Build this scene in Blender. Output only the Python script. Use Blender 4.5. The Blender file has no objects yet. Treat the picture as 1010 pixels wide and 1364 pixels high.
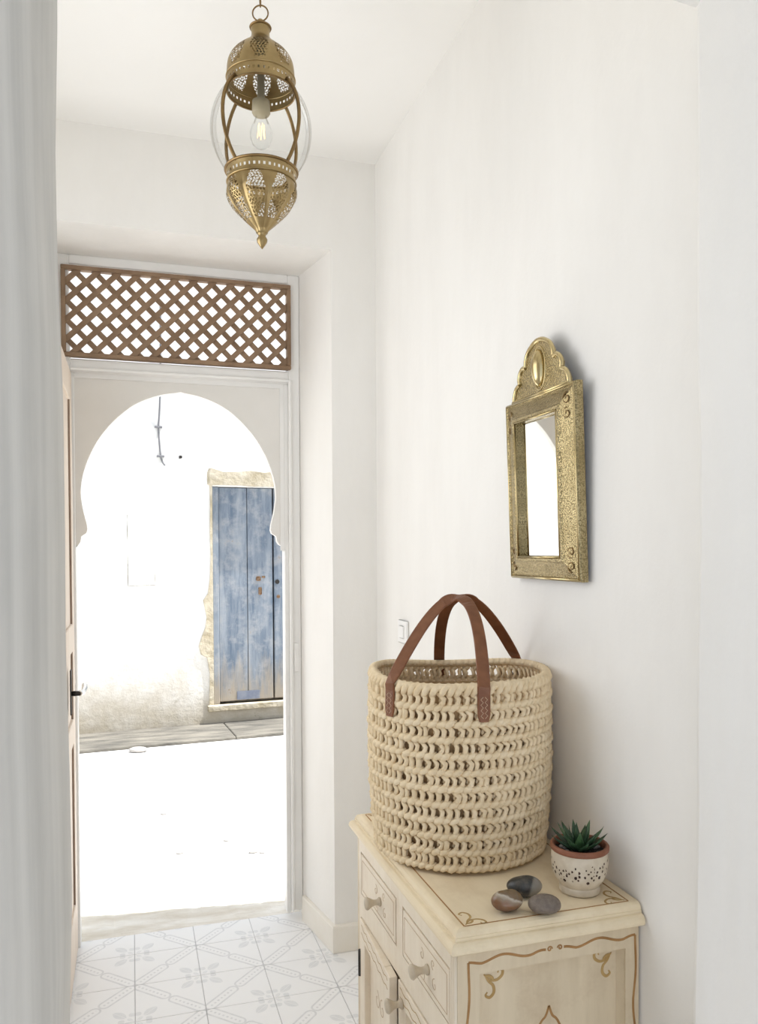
import bpy, math, random
from mathutils import Vector, Matrix
R = math.radians
random.seed(7)
sc = bpy.context.scene
col = sc.collection

# ------------------------------------------------------------------ camera
CAM_H = 1.35
F_PX, YAW, PITCH, ROLL, PRINC_Y = 1068.385, 17.1205, -1.1233, -0.2748, 751.914
y_, p_, r_ = R(YAW), R(PITCH), R(ROLL)
fw = Vector((math.sin(y_)*math.cos(p_), math.cos(y_)*math.cos(p_), math.sin(p_)))
rt0 = Vector((math.cos(y_), -math.sin(y_), 0)); up0 = rt0.cross(fw)
rt = rt0*math.cos(r_) + up0*math.sin(r_); up = up0*math.cos(r_) - rt0*math.sin(r_)
cam = bpy.data.cameras.new('camera'); cam_o = bpy.data.objects.new('camera', cam); col.objects.link(cam_o)
m = Matrix.Identity(4)
for i in range(3):
    m[i][0] = rt[i]; m[i][1] = up[i]; m[i][2] = -fw[i]
m[2][3] = CAM_H
cam_o.matrix_world = m
cam.sensor_fit = 'AUTO'; cam.sensor_width = 36.0
cam.lens = F_PX/1364*36.0
cam.shift_y = (PRINC_Y-682)/1364
cam.clip_start = 0.02
sc.camera = cam_o

# ------------------------------------------------------------------ world, sun, exposure
w = bpy.data.worlds.new('world'); sc.world = w; w.use_nodes = True
bg = w.node_tree.nodes['Background']
bg.inputs[0].default_value = (0.80, 0.88, 1.0, 1); bg.inputs[1].default_value = 2.0
sun = bpy.data.lights.new('sun', 'SUN'); sun.energy = 20.0; sun.angle = R(0.6); sun.color = (1.0, 0.985, 0.96)
sun_o = bpy.data.objects.new('sun', sun); col.objects.link(sun_o)
sun_o.rotation_euler = Vector((0.42, -0.062, 0.905)).to_track_quat('Z', 'Y').to_euler()
sun_o.location = (3, 3, 8)

def area_fill(name, loc, direction, sx, sy, energy, color=(1.0, 0.985, 0.965)):
    l = bpy.data.lights.new(name, 'AREA'); l.shape = 'RECTANGLE'; l.size = sx; l.size_y = sy
    l.energy = energy; l.color = color
    o = bpy.data.objects.new(name, l); col.objects.link(o); o.location = loc
    o.rotation_euler = Vector(direction).to_track_quat('-Z', 'Z').to_euler()
    return o
# added fill lamp in an invented left-wall opening, hidden by the near jamb
area_fill('added_side_fill', (-0.62, 1.80, 1.62), (1, 0, 0.0), 1.15, 1.30, 15)

sc.view_settings.view_transform = 'Standard'
sc.view_settings.look = 'None'
sc.view_settings.gamma = 1.0
sc.view_settings.exposure = -0.86
sc.view_settings.use_curve_mapping = False
cy = sc.cycles
cy.use_denoising = True
cy.max_bounces = 14; cy.diffuse_bounces = 10; cy.glossy_bounces = 6; cy.transmission_bounces = 8; cy.transparent_max_bounces = 24
cy.caustics_reflective = False; cy.caustics_refractive = False
cy.sample_clamp_indirect = 8.0

# ------------------------------------------------------------------ material helpers
class NT:
    def __init__(s, name):
        s.mat = bpy.data.materials.new(name); s.mat.use_nodes = True
        s.t = s.mat.node_tree; s.b = s.t.nodes['Principled BSDF']; s.out = s.t.nodes['Material Output']
    def n(s, typ, **kw):
        x = s.t.nodes.new(typ)
        for k, v in kw.items(): setattr(x, k, v)
        return x
    def put(s, sock, v):
        if hasattr(v, 'is_output'): s.t.links.new(v, sock)
        elif v is not None: sock.default_value = v
    def m(s, op, a, b=None, c=None):
        x = s.n('ShaderNodeMath', operation=op)
        s.put(x.inputs[0], a)
        if b is not None: s.put(x.inputs[1], b)
        if c is not None: s.put(x.inputs[2], c)
        return x.outputs[0]
    def coord(s, kind='Object', scale=(1, 1, 1)):
        c = s.n('ShaderNodeTexCoord'); mp = s.n('ShaderNodeMapping')
        mp.inputs['Scale'].default_value = scale
        s.t.links.new(c.outputs[kind], mp.inputs[0]); return mp.outputs[0]
    def noise(s, vec, scale, detail=4, rough=0.55):
        x = s.n('ShaderNodeTexNoise'); s.put(x.inputs['Vector'], vec)
        x.inputs['Scale'].default_value = scale; x.inputs['Detail'].default_value = detail; x.inputs['Roughness'].default_value = rough
        return x.outputs['Fac']
    def ramp(s, fac, lo, hi):
        x = s.n('ShaderNodeMapRange'); s.put(x.inputs[0], fac); x.inputs[1].default_value = lo; x.inputs[2].default_value = hi
        x.clamp = True; return x.outputs[0]
    def mix(s, fac, a, b):
        x = s.n('ShaderNodeMix', data_type='RGBA'); s.put(x.inputs[0], fac)
        def c(v): return (*v, 1) if isinstance(v, tuple) and len(v) == 3 else v
        s.put(x.inputs[6], c(a)); s.put(x.inputs[7], c(b)); return x.outputs[2]
    def bump(s, h, strength, dist=0.002, normal=None):
        x = s.n('ShaderNodeBump'); x.inputs['Strength'].default_value = strength; x.inputs['Distance'].default_value = dist
        s.put(x.inputs['Height'], h)
        if normal is not None: s.put(x.inputs['Normal'], normal)
        return x.outputs[0]
    def fin(s, color=None, rough=0.5, metal=0.0, normal=None, spec=None):
        if color is not None: s.put(s.b.inputs['Base Color'], (*color, 1) if isinstance(color, tuple) and len(color) == 3 else color)
        s.put(s.b.inputs['Roughness'], rough); s.put(s.b.inputs['Metallic'], metal)
        if normal is not None: s.put(s.b.inputs['Normal'], normal)
        if spec is not None: s.b.inputs['Specular IOR Level'].default_value = spec
        return s.mat

def simple(name, c1, c2=None, scale=20, rough=0.6, metal=0, bump=0.0, bscale=60, stretch=(1, 1, 1), lo=0.35, hi=0.65, dist=0.002, spec=None):
    t = NT(name); v = t.coord('Object', stretch)
    c = t.mix(t.ramp(t.noise(v, scale), lo, hi), c1, c2) if c2 else c1
    nrm = t.bump(t.noise(v, bscale, 5), bump, dist) if bump else None
    return t.fin(c, rough, metal, nrm, spec)

def plaster(name, c1, c2, bump=0.35, trowel=(1, 1, 0.35), spots=None):
    t = NT(name); v = t.coord('Object', trowel); vo = t.coord('Object')
    c = t.mix(t.ramp(t.noise(v, 2.6, 7, 0.65), 0.38, 0.68), c1, c2)
    if spots: c = t.mix(t.m('MULTIPLY', t.ramp(t.noise(v, 9, 8, 0.7), 0.60, 0.72), 0.5), c, spots)
    n1 = t.bump(t.noise(v, 5, 3), bump*0.9, 0.02)
    n2 = t.bump(t.noise(vo, 70, 6, 0.65), bump*0.5, 0.003, n1)
    return t.fin(c, 0.85, 0, n2, 0.2)

M = {}
M['plaster'] = plaster('white_plaster', (0.865, 0.853, 0.825), (0.815, 0.80, 0.77))
M['plaster_rough'] = plaster('rough_white_plaster', (0.83, 0.82, 0.795), (0.78, 0.77, 0.745), 0.7)
def shaded_plaster():  # streaked plaster, its colour greyed to stand in for low light
    t = NT('streaky_shaded_plaster'); v = t.coord('Object', (1, 1, 0.055)); vo = t.coord('Object')
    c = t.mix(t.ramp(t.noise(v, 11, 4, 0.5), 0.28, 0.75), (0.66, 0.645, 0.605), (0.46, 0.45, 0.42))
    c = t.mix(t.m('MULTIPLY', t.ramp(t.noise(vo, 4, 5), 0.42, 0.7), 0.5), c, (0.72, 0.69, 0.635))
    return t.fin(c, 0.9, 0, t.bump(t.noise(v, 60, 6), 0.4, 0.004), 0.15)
M['plaster_shaded'] = shaded_plaster()
M['ceiling'] = plaster('ceiling_paint', (0.89, 0.88, 0.855), (0.88, 0.868, 0.84), 0.12)
M['baseboard'] = simple('cream_stone_base', (0.80, 0.76, 0.68), (0.84, 0.81, 0.75), 8, 0.7)
M['frame_white'] = simple('white_gloss_paint', (0.85, 0.845, 0.83), (0.81, 0.805, 0.79), 6, 0.45, bump=0.08, bscale=30)
M['panel_white'] = simple('off_white_arch_board', (0.78, 0.765, 0.735), (0.74, 0.725, 0.69), 5, 0.6, bump=0.05, bscale=30)
M['lattice'] = simple('brown_lattice_wood', (0.205, 0.125, 0.07), (0.29, 0.19, 0.115), 14, 0.6, bump=0.2, bscale=50, stretch=(1, 1, 1))
M['leaf_wood'] = simple('pale_limed_wood', (0.76, 0.67, 0.58), (0.69, 0.59, 0.49), 10, 0.6, bump=0.15, bscale=30, stretch=(3, 3, 0.3))
M['moulding_shade'] = simple('shaded_moulding_wood', (0.24, 0.17, 0.125), (0.32, 0.235, 0.175), 10, 0.7)  # moulding colour darkened in place of the panel recess shadow
M['dark_metal'] = simple('dark_iron', (0.05, 0.045, 0.04), None, rough=0.45, metal=0.8)
M['chrome'] = simple('brushed_steel', (0.75, 0.75, 0.74), None, rough=0.25, metal=1.0)
M['threshold'] = simple('worn_limestone', (0.66, 0.60, 0.50), (0.86, 0.83, 0.77), 7, 0.9, bump=0.8, bscale=25, dist=0.01, stretch=(0.6, 2, 1))
M['grout'] = simple('grey_grout', (0.58, 0.57, 0.575), (0.50, 0.49, 0.50), 20, 0.9)
M['switch'] = simple('white_plastic', (0.86, 0.855, 0.84), None, rough=0.35)

def tile_mat():
    t = NT('printed_cement_tile')
    c = t.n('ShaderNodeTexCoord'); sx = t.n('ShaderNodeSeparateXYZ'); t.t.links.new(c.outputs['Object'], sx.inputs[0])
    x, y = sx.outputs[0], sx.outputs[1]
    p = t.m('MULTIPLY', t.m('ADD', x, y), 0.70711); q = t.m('MULTIPLY', t.m('SUBTRACT', y, x), 0.70711)
    ap = t.m('ABSOLUTE', p); aq = t.m('ABSOLUTE', q)
    def ell(a, b):  # sqrt(a^2+b^2)
        return t.m('SQRT', t.m('ADD', t.m('MULTIPLY', a, a), t.m('MULTIPLY', b, b)))
    # two chain links along the diagonal
    pc = t.m('SUBTRACT', ap, 0.070)
    seg = t.m('MAXIMUM', t.m('SUBTRACT', t.m('ABSOLUTE', pc), 0.051), 0.0)
    d = ell(seg, t.m('MULTIPLY', q, 1.0))
    line = t.m('LESS_THAN', t.m('ABSOLUTE', t.m('SUBTRACT', d, 0.0160)), 0.0031)
    dots = t.m('MULTIPLY', t.m('LESS_THAN', aq, 0.0034), t.m('GREATER_THAN', t.m('SINE', t.m('MULTIPLY', p, 420.0)), 0.1))
    dots = t.m('MULTIPLY', dots, t.m('LESS_THAN', d, 0.006))
    def leaf(pcx, qc, hp, hq):
        a = t.m('DIVIDE', t.m('SUBTRACT', ap, pcx), hp); b = t.m('DIVIDE', t.m('SUBTRACT', aq, qc), hq)
        return t.m('LESS_THAN', t.m('ADD', t.m('ABSOLUTE', t.m('POWER', t.m('ABSOLUTE', a), 1.4)), t.m('POWER', t.m('ABSOLUTE', b), 1.7)), 1.0)
    lf = t.m('MAXIMUM', leaf(0.0, 0.080, 0.0145, 0.026), leaf(0.021, 0.108, 0.010, 0.010))
    lf = t.m('MAXIMUM', lf, leaf(0.0, 0.122, 0.0055, 0.012))
    vein = t.m('LESS_THAN', ap, 0.0012)
    lf = t.m('MULTIPLY', lf, t.m('SUBTRACT', 1.0, t.m('MULTIPLY', vein, 0.7)))
    mask = t.m('MAXIMUM', line, dots)
    wear = t.ramp(t.noise(t.coord('Object'), 45, 5), 0.25, 0.6)
    base = t.mix(t.noise(t.coord('Generated'), 4), (0.885, 0.885, 0.885), (0.86, 0.86, 0.862))
    c1 = t.mix(t.m('MULTIPLY', mask, t.m('MULTIPLY_ADD', wear, 0.4, 0.5)), base, (0.66, 0.665, 0.675))
    c2 = t.mix(t.m('MULTIPLY', lf, t.m('MULTIPLY_ADD', wear, 0.4, 0.5)), c1, (0.71, 0.72, 0.73))
    return t.fin(c2, 0.42, 0, None, 0.4)
M['tile'] = tile_mat()

def brass_mat(name, c1, c2, emb=0.0, escale=160, rough=0.32):
    t = NT(name); v = t.coord('Object')
    c = t.mix(t.ramp(t.noise(v, 18, 5), 0.35, 0.7), c1, c2)
    nrm = None
    if emb:
        vo = t.n('ShaderNodeTexVoronoi'); vo.inputs['Scale'].default_value = escale; t.put(vo.inputs['Vector'], v)
        nrm = t.bump(vo.outputs['Distance'], emb, 0.0025)
        c = t.mix(t.ramp(vo.outputs['Distance'], 0.35, 0.75), c, tuple(0.7*k for k in c2))
    return t.fin(c, rough, 1.0, nrm)
M['brass'] = brass_mat('aged_brass', (0.42, 0.315, 0.155), (0.29, 0.21, 0.10), 0.0, rough=0.36)
M['brass_dark'] = brass_mat('dark_brass', (0.30, 0.20, 0.09), (0.20, 0.13, 0.06), 0.0, rough=0.4)
M['brass_embossed'] = brass_mat('embossed_brass', (0.53, 0.44, 0.25), (0.36, 0.285, 0.145), 0.40, 380, 0.25)
M['brass_polished'] = brass_mat('polished_brass', (0.64, 0.53, 0.30), (0.48, 0.38, 0.19), 0.0, rough=0.22)
def glass_mat(name, tint=(1, 1, 1), gl=0.35):
    t = NT(name); t.t.nodes.remove(t.b)
    tr = t.n('ShaderNodeBsdfTransparent'); tr.inputs[0].default_value = (*tint, 1)
    g = t.n('ShaderNodeBsdfGlossy'); g.inputs['Roughness'].default_value = 0.02
    lw = t.n('ShaderNodeLayerWeight'); lw.inputs[0].default_value = gl
    mx = t.n('ShaderNodeMixShader'); t.t.links.new(t.m('MULTIPLY', lw.outputs['Fresnel'], 0.45), mx.inputs[0])
    t.t.links.new(tr.outputs[0], mx.inputs[1]); t.t.links.new(g.outputs[0], mx.inputs[2])
    t.t.links.new(mx.outputs[0], t.out.inputs[0]); return t.mat
M['glass'] = glass_mat('clear_glass', (0.985, 0.99, 0.988), 0.12)
M['mirror'] = simple('silvered_glass', (0.90, 0.91, 0.90), None, rough=0.02, metal=1.0)
M['socket'] = simple('aged_porcelain', (0.42, 0.36, 0.24), None, rough=0.5)
def emit(name, c, s):
    t = NT(name); t.b.inputs['Emission Color'].default_value = (*c, 1); t.b.inputs['Emission Strength'].default_value = s
    return t.fin(c, 0.5)
M['filament'] = emit('glowing_filament', (1.0, 0.62, 0.22), 6.0)

def cream_mat(name, c1, c2, c3, stretch, rough=0.5):
    t = NT(name); v = t.coord('Object', stretch); vo = t.coord('Object')
    c = t.mix(t.ramp(t.noise(v, 9, 6, 0.6), 0.3, 0.7), c1, c2)
    c = t.mix(t.m('MULTIPLY', t.ramp(t.noise(vo, 7, 8, 0.7), 0.50, 0.72), 0.7), c, c3)
    return t.fin(c, rough, 0, t.bump(t.noise(v, 26, 6), 0.18, 0.003), 0.35)
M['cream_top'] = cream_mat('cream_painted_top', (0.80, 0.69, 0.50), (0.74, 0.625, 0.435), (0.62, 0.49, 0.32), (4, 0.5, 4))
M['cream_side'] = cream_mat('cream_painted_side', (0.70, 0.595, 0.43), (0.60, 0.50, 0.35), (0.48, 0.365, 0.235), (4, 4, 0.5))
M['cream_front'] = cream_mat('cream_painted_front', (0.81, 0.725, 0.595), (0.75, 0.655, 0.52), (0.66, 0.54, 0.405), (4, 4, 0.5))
M['knob_wood'] = simple('taupe_knob_paint', (0.56, 0.48, 0.36), (0.48, 0.40, 0.30), 60, 0.5)
M['paint_brown'] = simple('brown_scroll_paint', (0.30, 0.15, 0.045), (0.40, 0.22, 0.08), 30, 0.6)
M['paint_gold'] = simple('ochre_scroll_paint', (0.37, 0.23, 0.075), (0.46, 0.31, 0.12), 30, 0.6)
M['paint_faint'] = simple('faded_brown_paint', (0.50, 0.36, 0.22), (0.58, 0.45, 0.30), 30, 0.6)
M['gap'] = simple('dark_seam', (0.10, 0.075, 0.05), None, rough=0.9)
M['yarn'] = simple('natural_raffia_yarn', (0.75, 0.605, 0.395), (0.83, 0.70, 0.50), 55, 0.85, bump=0.5, bscale=350, spec=0.15)
M['yarn_shade'] = simple('shaded_yarn_inside', (0.46, 0.31, 0.16), (0.56, 0.40, 0.22), 70, 0.9, bump=0.6, bscale=300)  # darker brown puts the shade inside the basket into the colour
M['yarn_pale'] = simple('pale_raffia_yarn', (0.81, 0.675, 0.47), (0.73, 0.585, 0.38), 55, 0.85, bump=0.5, bscale=350, spec=0.15)
M['leather'] = simple('brown_leather', (0.165, 0.058, 0.022), (0.215, 0.082, 0.033), 40, 0.40, bump=0.25, bscale=260, dist=0.0006)
M['thread'] = simple('tan_thread', (0.55, 0.38, 0.26), None, rough=0.8)
M['terracotta'] = simple('terracotta', (0.20, 0.070, 0.034), (0.25, 0.095, 0.05), 40, 0.6, bump=0.1, bscale=200)
M['pot_glaze'] = simple('speckled_cream_glaze', (0.52, 0.44, 0.33), (0.61, 0.535, 0.42), 60, 0.45, bump=0.2, bscale=140, dist=0.001)
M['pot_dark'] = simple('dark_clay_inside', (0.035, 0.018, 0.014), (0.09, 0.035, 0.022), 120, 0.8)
M['soil'] = simple('dark_soil', (0.02, 0.016, 0.012), (0.05, 0.04, 0.03), 180, 0.95, bump=1.0, bscale=300, dist=0.004)
M['gravel'] = simple('grey_gravel', (0.30, 0.28, 0.25), (0.18, 0.17, 0.15), 60, 0.7)
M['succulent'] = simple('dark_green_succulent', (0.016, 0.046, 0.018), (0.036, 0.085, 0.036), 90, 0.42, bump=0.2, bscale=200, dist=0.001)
M['succulent_mid'] = simple('mid_green_succulent', (0.034, 0.088, 0.032), (0.062, 0.13, 0.05), 90, 0.42)  # second, lighter leaf green for alternate leaves of the middle ring
def stone_grey():
    return simple('taupe_river_stone', (0.19, 0.152, 0.12), (0.135, 0.108, 0.088), 160, 0.55, bump=0.15, bscale=400, dist=0.0006)
def stone_banded(name, axis, stops, rough=0.3, warp=0.012):
    t = NT(name); c = t.n('ShaderNodeTexCoord'); sx = t.n('ShaderNodeSeparateXYZ'); t.t.links.new(c.outputs['Object'], sx.inputs[0])
    v = t.m('ADD', t.m('MULTIPLY', sx.outputs[0], axis[0]), t.m('ADD', t.m('MULTIPLY', sx.outputs[1], axis[1]), t.m('MULTIPLY', sx.outputs[2], axis[2])))
    v = t.m('ADD', v, t.m('MULTIPLY', t.m('SUBTRACT', t.noise(c.outputs['Object'], 60, 3), 0.5), warp))
    v = t.ramp(v, -0.03, 0.03)
    r = t.n('ShaderNodeValToRGB'); t.t.links.new(v, r.inputs[0]); cr = r.color_ramp
    cr.elements[0].position, cr.elements[0].color = stops[0][0], (*stops[0][1], 1)
    cr.elements[1].position, cr.elements[1].color = stops[-1][0], (*stops[-1][1], 1)
    for pos, c_ in stops[1:-1]:
        e = cr.elements.new(pos); e.color = (*c_, 1)
    cc = t.mix(t.m('MULTIPLY', t.ramp(t.noise(c.outputs['Object'], 130, 5), 0.4, 0.7), 0.35), r.outputs[0], (0.16, 0.13, 0.10))
    return t.fin(cc, rough, 0, None, 0.5)
M['stone_taupe'] = stone_grey()
M['stone_dark'] = stone_banded('charcoal_banded_stone', (0.95, -0.1, -0.35), [(0, (0.022, 0.024, 0.023)), (0.62, (0.035, 0.036, 0.035)), (0.68, (0.22, 0.21, 0.19)), (1, (0.30, 0.27, 0.23))], 0.35, 0.010)
M['stone_brown'] = stone_banded('brown_banded_stone', (0.45, 0.25, 1.35), [(0, (0.13, 0.055, 0.028)), (0.40, (0.20, 0.10, 0.05)), (0.56, (0.26, 0.19, 0.13)), (0.66, (0.50, 0.45, 0.37)), (0.72, (0.16, 0.10, 0.05)), (1, (0.17, 0.115, 0.06))], 0.25, 0.014)

# exterior
def ext_plaster():
    t = NT('weathered_street_plaster'); v = t.coord('Object')
    c = t.mix(t.ramp(t.noise(v, 1.6, 6), 0.4, 0.7), (0.84, 0.83, 0.81), (0.76, 0.745, 0.70))
    sx = t.n('ShaderNodeSeparateXYZ'); t.t.links.new(v, sx.inputs[0])
    low = t.ramp(t.m('ADD', sx.outputs[2], t.m('MULTIPLY', t.m('SUBTRACT', t.noise(v, 3.5, 7, 0.65), 0.5), 1.3)), 0.62, -0.15)
    c = t.mix(t.m('MULTIPLY', low, 0.85), c, (0.42, 0.36, 0.26))
    st = t.m('MULTIPLY', t.ramp(t.noise(v, 5, 9, 0.75), 0.60, 0.68), 0.6)
    c = t.mix(t.m('MULTIPLY', st, t.ramp(sx.outputs[2], 1.6, 0.2)), c, (0.34, 0.30, 0.23))
    return t.fin(c, 0.95, 0, t.bump(t.noise(v, 14, 8, 0.7), 0.5, 0.02), 0.1)
M['ext_plaster'] = ext_plaster()
M['old_plaster'] = simple('yellowed_old_plaster', (0.40, 0.34, 0.235), (0.58, 0.52, 0.41), 9, 0.95, bump=1.0, bscale=18, dist=0.02)
M['street'] = simple('pale_dusty_street', (0.76, 0.75, 0.73), (0.68, 0.67, 0.65), 1.5, 0.95, bump=0.4, bscale=20, dist=0.01)
M['hatch_plain'] = simple('white_hatch_paint', (0.84, 0.83, 0.81), (0.78, 0.77, 0.74), 4, 0.9)
M['hatch_edge'] = simple('dusty_hatch_edge', (0.30, 0.27, 0.22), (0.72, 0.70, 0.65), 6, 0.9, lo=0.42, hi=0.55)
M['kerb'] = simple('weathered_kerb_stone', (0.085, 0.08, 0.07), (0.20, 0.185, 0.155), 4, 0.95, bump=1.0, bscale=16, dist=0.02, stretch=(0.7, 3, 1))
M['street_stone'] = simple('street_pebble', (0.40, 0.38, 0.36), None, rough=0.9)
def blue_wood():
    t = NT('peeling_blue_paint'); v = t.coord('Object', (3, 3, 0.45)); vo = t.coord('Object')
    c = t.mix(t.ramp(t.noise(v, 4, 7, 0.65), 0.36, 0.64), (0.115, 0.15, 0.20), (0.27, 0.30, 0.335))
    c = t.mix(t.m('MULTIPLY', t.ramp(t.noise(vo, 7, 8, 0.72), 0.47, 0.66), 0.75), c, (0.36, 0.365, 0.37))
    sx = t.n('ShaderNodeSeparateXYZ'); t.t.links.new(vo, sx.inputs[0])
    low = t.ramp(t.m('ADD', sx.outputs[2], t.m('MULTIPLY', t.m('SUBTRACT', t.noise(v, 5, 7, 0.7), 0.5), 1.1)), 0.36, 0.02)
    c = t.mix(t.m('MULTIPLY', low, 0.85), c, (0.35, 0.30, 0.235))
    rust = t.ramp(t.noise(vo, 7, 8, 0.75), 0.62, 0.70)
    c = t.mix(t.m('MULTIPLY', rust, 0.8), c, (0.22, 0.14, 0.085))
    return t.fin(c, 0.8, 0, t.bump(t.noise(v, 30, 6), 0.4, 0.004), 0.2)
M['blue'] = blue_wood()
M['rust'] = simple('rusty_iron', (0.16, 0.085, 0.04), (0.25, 0.17, 0.11), 40, 0.9, bump=0.6, bscale=120)
M['grey_cable'] = simple('grey_cable', (0.19, 0.19, 0.20), None, rough=0.7)
M['blue_patch'] = simple('blue_grey_tin', (0.14, 0.165, 0.23), (0.20, 0.22, 0.27), 20, 0.7)
M['pale_render'] = simple('pale_courtyard_render', (0.78, 0.75, 0.70), (0.72, 0.69, 0.63), 3, 0.9)

# ------------------------------------------------------------------ mesh helpers
WORLD = {}
class MB:
    def __init__(s): s.v = []; s.f = []; s.sm = []
    def add(s, vs, fs, smooth=False):
        o = len(s.v); s.v += [tuple(p) for p in vs]
        for f in fs: s.f.append(tuple(i+o for i in f)); s.sm.append(smooth)
        return s
    def box(s, x0, x1, y0, y1, z0, z1, b=0.0):
        if b <= 0:
            vs = [(x, y, z) for z in (z0, z1) for y in (y0, y1) for x in (x0, x1)]
            return s.add(vs, [(0, 2, 3, 1), (4, 5, 7, 6), (0, 1, 5, 4), (2, 6, 7, 3), (0, 4, 6, 2), (1, 3, 7, 5)])
        # chamfered box: loops in z
        def loop(i, z): return [(x0+i+b, y0+i, z), (x1-i-b, y0+i, z), (x1-i, y0+i+b, z), (x1-i, y1-i-b, z), (x1-i-b, y1-i, z), (x0+i+b, y1-i, z), (x0+i, y1-i-b, z), (x0+i, y0+i+b, z)]
        return s.loops([loop(b, z0), loop(0, z0+b), loop(0, z1-b), loop(b, z1)])
    def loops(s, L, caps=True, smooth=False, closed=True):
        n = len(L[0]); vs = [p for l in L for p in l]; fs = []
        for k in range(len(L)-1):
            for i in range(n if closed else n-1):
                j = (i+1) % n; fs.append((k*n+i, k*n+j, (k+1)*n+j, (k+1)*n+i))
        s.add(vs, fs, smooth)
        if caps:
            o = len(s.v)-len(vs)
            s.f.append(tuple(o+i for i in reversed(range(n)))); s.sm.append(False)
            s.f.append(tuple(o+(len(L)-1)*n+i for i in range(n))); s.sm.append(False)
        return s
    def prism(s, poly, z0, z1):   # plan polygon (counter-clockwise) extruded in z
        return s.loops([[(x, y, z0) for x, y in poly], [(x, y, z1) for x, y in poly]])
    def prism_y(s, poly, y0, y1):  # polygon in x,z (counter-clockwise seen from -y) extruded in y
        return s.loops([[(x, y1, z) for x, z in poly], [(x, y0, z) for x, z in poly]])
    def tube(s, pts, rad, sides=6, caps=True, smooth=True, flat=1.0, ref=None):
        pts = [Vector(p) for p in pts]; n = len(pts)
        if not hasattr(rad, '__len__'): rad = [rad]*n
        L = []; prev = None
        for i in range(n):
            t = (pts[min(i+1, n-1)]-pts[max(i-1, 0)])
            t = t.normalized() if t.length > 1e-9 else Vector((0, 0, 1))
            if prev is None:
                a = Vector(ref) if ref is not None else (Vector((0, 0, 1)) if abs(t.z) < 0.9 else Vector((1, 0, 0)))
            else: a = prev
            u = (a-t*a.dot(t)); u = u.normalized() if u.length > 1e-6 else t.orthogonal().normalized()
            prev = u; v = t.cross(u)
            L.append([tuple(pts[i]+u*math.cos(2*math.pi*k/sides)*rad[i]+v*math.sin(2*math.pi*k/sides)*rad[i]*flat) for k in range(sides)])
        return s.loops(L, caps, smooth)
    def lathe(s, prof, cx, cy_, n=32, smooth=True, caps=False, lobe=None, hole=None):
        L = []
        for r, z in prof:
            L.append([(cx+r*(lobe(2*math.pi*k/n, z) if lobe else 1)*math.cos(2*math.pi*k/n), cy_+r*(lobe(2*math.pi*k/n, z) if lobe else 1)*math.sin(2*math.pi*k/n), z) for k in range(n)])
        if not hole: return s.loops(L, caps, smooth)
        vs = [p for l in L for p in l]; fs = []
        for k in range(len(L)-1):
            zc = (prof[k][1]+prof[k+1][1])/2; rc = (prof[k][0]+prof[k+1][0])/2
            for i in range(n):
                j = (i+1) % n
                if not hole(2*math.pi*(i+.5)/n, zc, rc): fs.append((k*n+i, k*n+j, (k+1)*n+j, (k+1)*n+i))
        return s.add(vs, fs, smooth)
    def ribbon(s, pts, width, normal, th=0.0006):
        pts = [Vector(p) for p in pts]; nrm = Vector(normal).normalized(); n = len(pts); L = []
        for i in range(n):
            t = (pts[min(i+1, n-1)]-pts[max(i-1, 0)]).normalized(); sd = t.cross(nrm).normalized()
            wd = (width(i/(n-1)) if callable(width) else width)/2
            p = pts[i]; L.append([tuple(p-sd*wd), tuple(p-sd*wd*.8+nrm*th), tuple(p+sd*wd*.8+nrm*th), tuple(p+sd*wd)])
        return s.loops(L, True)
    def ellipsoid(s, c, rx, ry, rz, n=14, m=9, rot=0.0, fn=None):
        L = []; cr, sr = math.cos(rot), math.sin(rot)
        for j in range(m+1):
            ph = -math.pi/2 + math.pi*(0.02+0.96*j/m)
            ring = []
            for k in range(n):
                th = 2*math.pi*k/n; f = fn(th, ph) if fn else 1
                x, y, z = rx*math.cos(ph)*math.cos(th)*f, ry*math.cos(ph)*math.sin(th)*f, rz*math.sin(ph)*f
                ring.append((c[0]+x*cr-y*sr, c[1]+x*sr+y*cr, c[2]+z))
            L.append(ring)
        s.loops(L, True, True)
        s.sm[-1] = s.sm[-2] = True
        return s
    def mesh(s, name, mat, o):
        me = bpy.data.meshes.new(name)
        me.from_pydata([(a-o[0], b-o[1], c-o[2]) for a, b, c in s.v], [], s.f)
        me.polygons.foreach_set('use_smooth', s.sm); me.materials.append(mat); me.update()
        return me
    def build(s, name, mat, parent=None, origin=None):
        o = Vector(origin) if origin is not None else (WORLD[parent.name] if parent else Vector((0, 0, 0)))
        ob = bpy.data.objects.new(name, s.mesh(name, M[mat], o)); col.objects.link(ob)
        if parent: ob.parent = parent; ob.location = o-WORLD[parent.name]
        else: ob.location = o
        WORLD[ob.name] = o
        return ob

def tag(o, label, cat, group=None, kind=None):
    o['label'] = label; o['category'] = cat
    if group: o['group'] = group
    if kind: o['kind'] = kind
    return o
def empty(name, loc, label, cat, group=None, kind=None):
    o = bpy.data.objects.new(name, None); col.objects.link(o); o.location = loc; o.empty_display_size = 0.05
    WORLD[o.name] = Vector(loc)
    return tag(o, label, cat, group, kind)
def struct(o, label, cat): return tag(o, label, cat, kind='structure')
def B(*a, **k): return MB().box(*a, **k)
def spl(pts, n=8):   # Catmull-Rom through points
    P = [Vector(p) for p in pts]; P = [P[0]*2-P[1]]+P+[P[-1]*2-P[-2]]; out = []
    for i in range(1, len(P)-2):
        for k in range(n):
            t = k/n; a, b, c, d = P[i-1], P[i], P[i+1], P[i+2]
            out.append(0.5*((2*b)+(c-a)*t+(2*a-5*b+4*c-d)*t*t+(3*b-a-3*c+d)*t**3))
    out.append(P[-2]); return out

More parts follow.
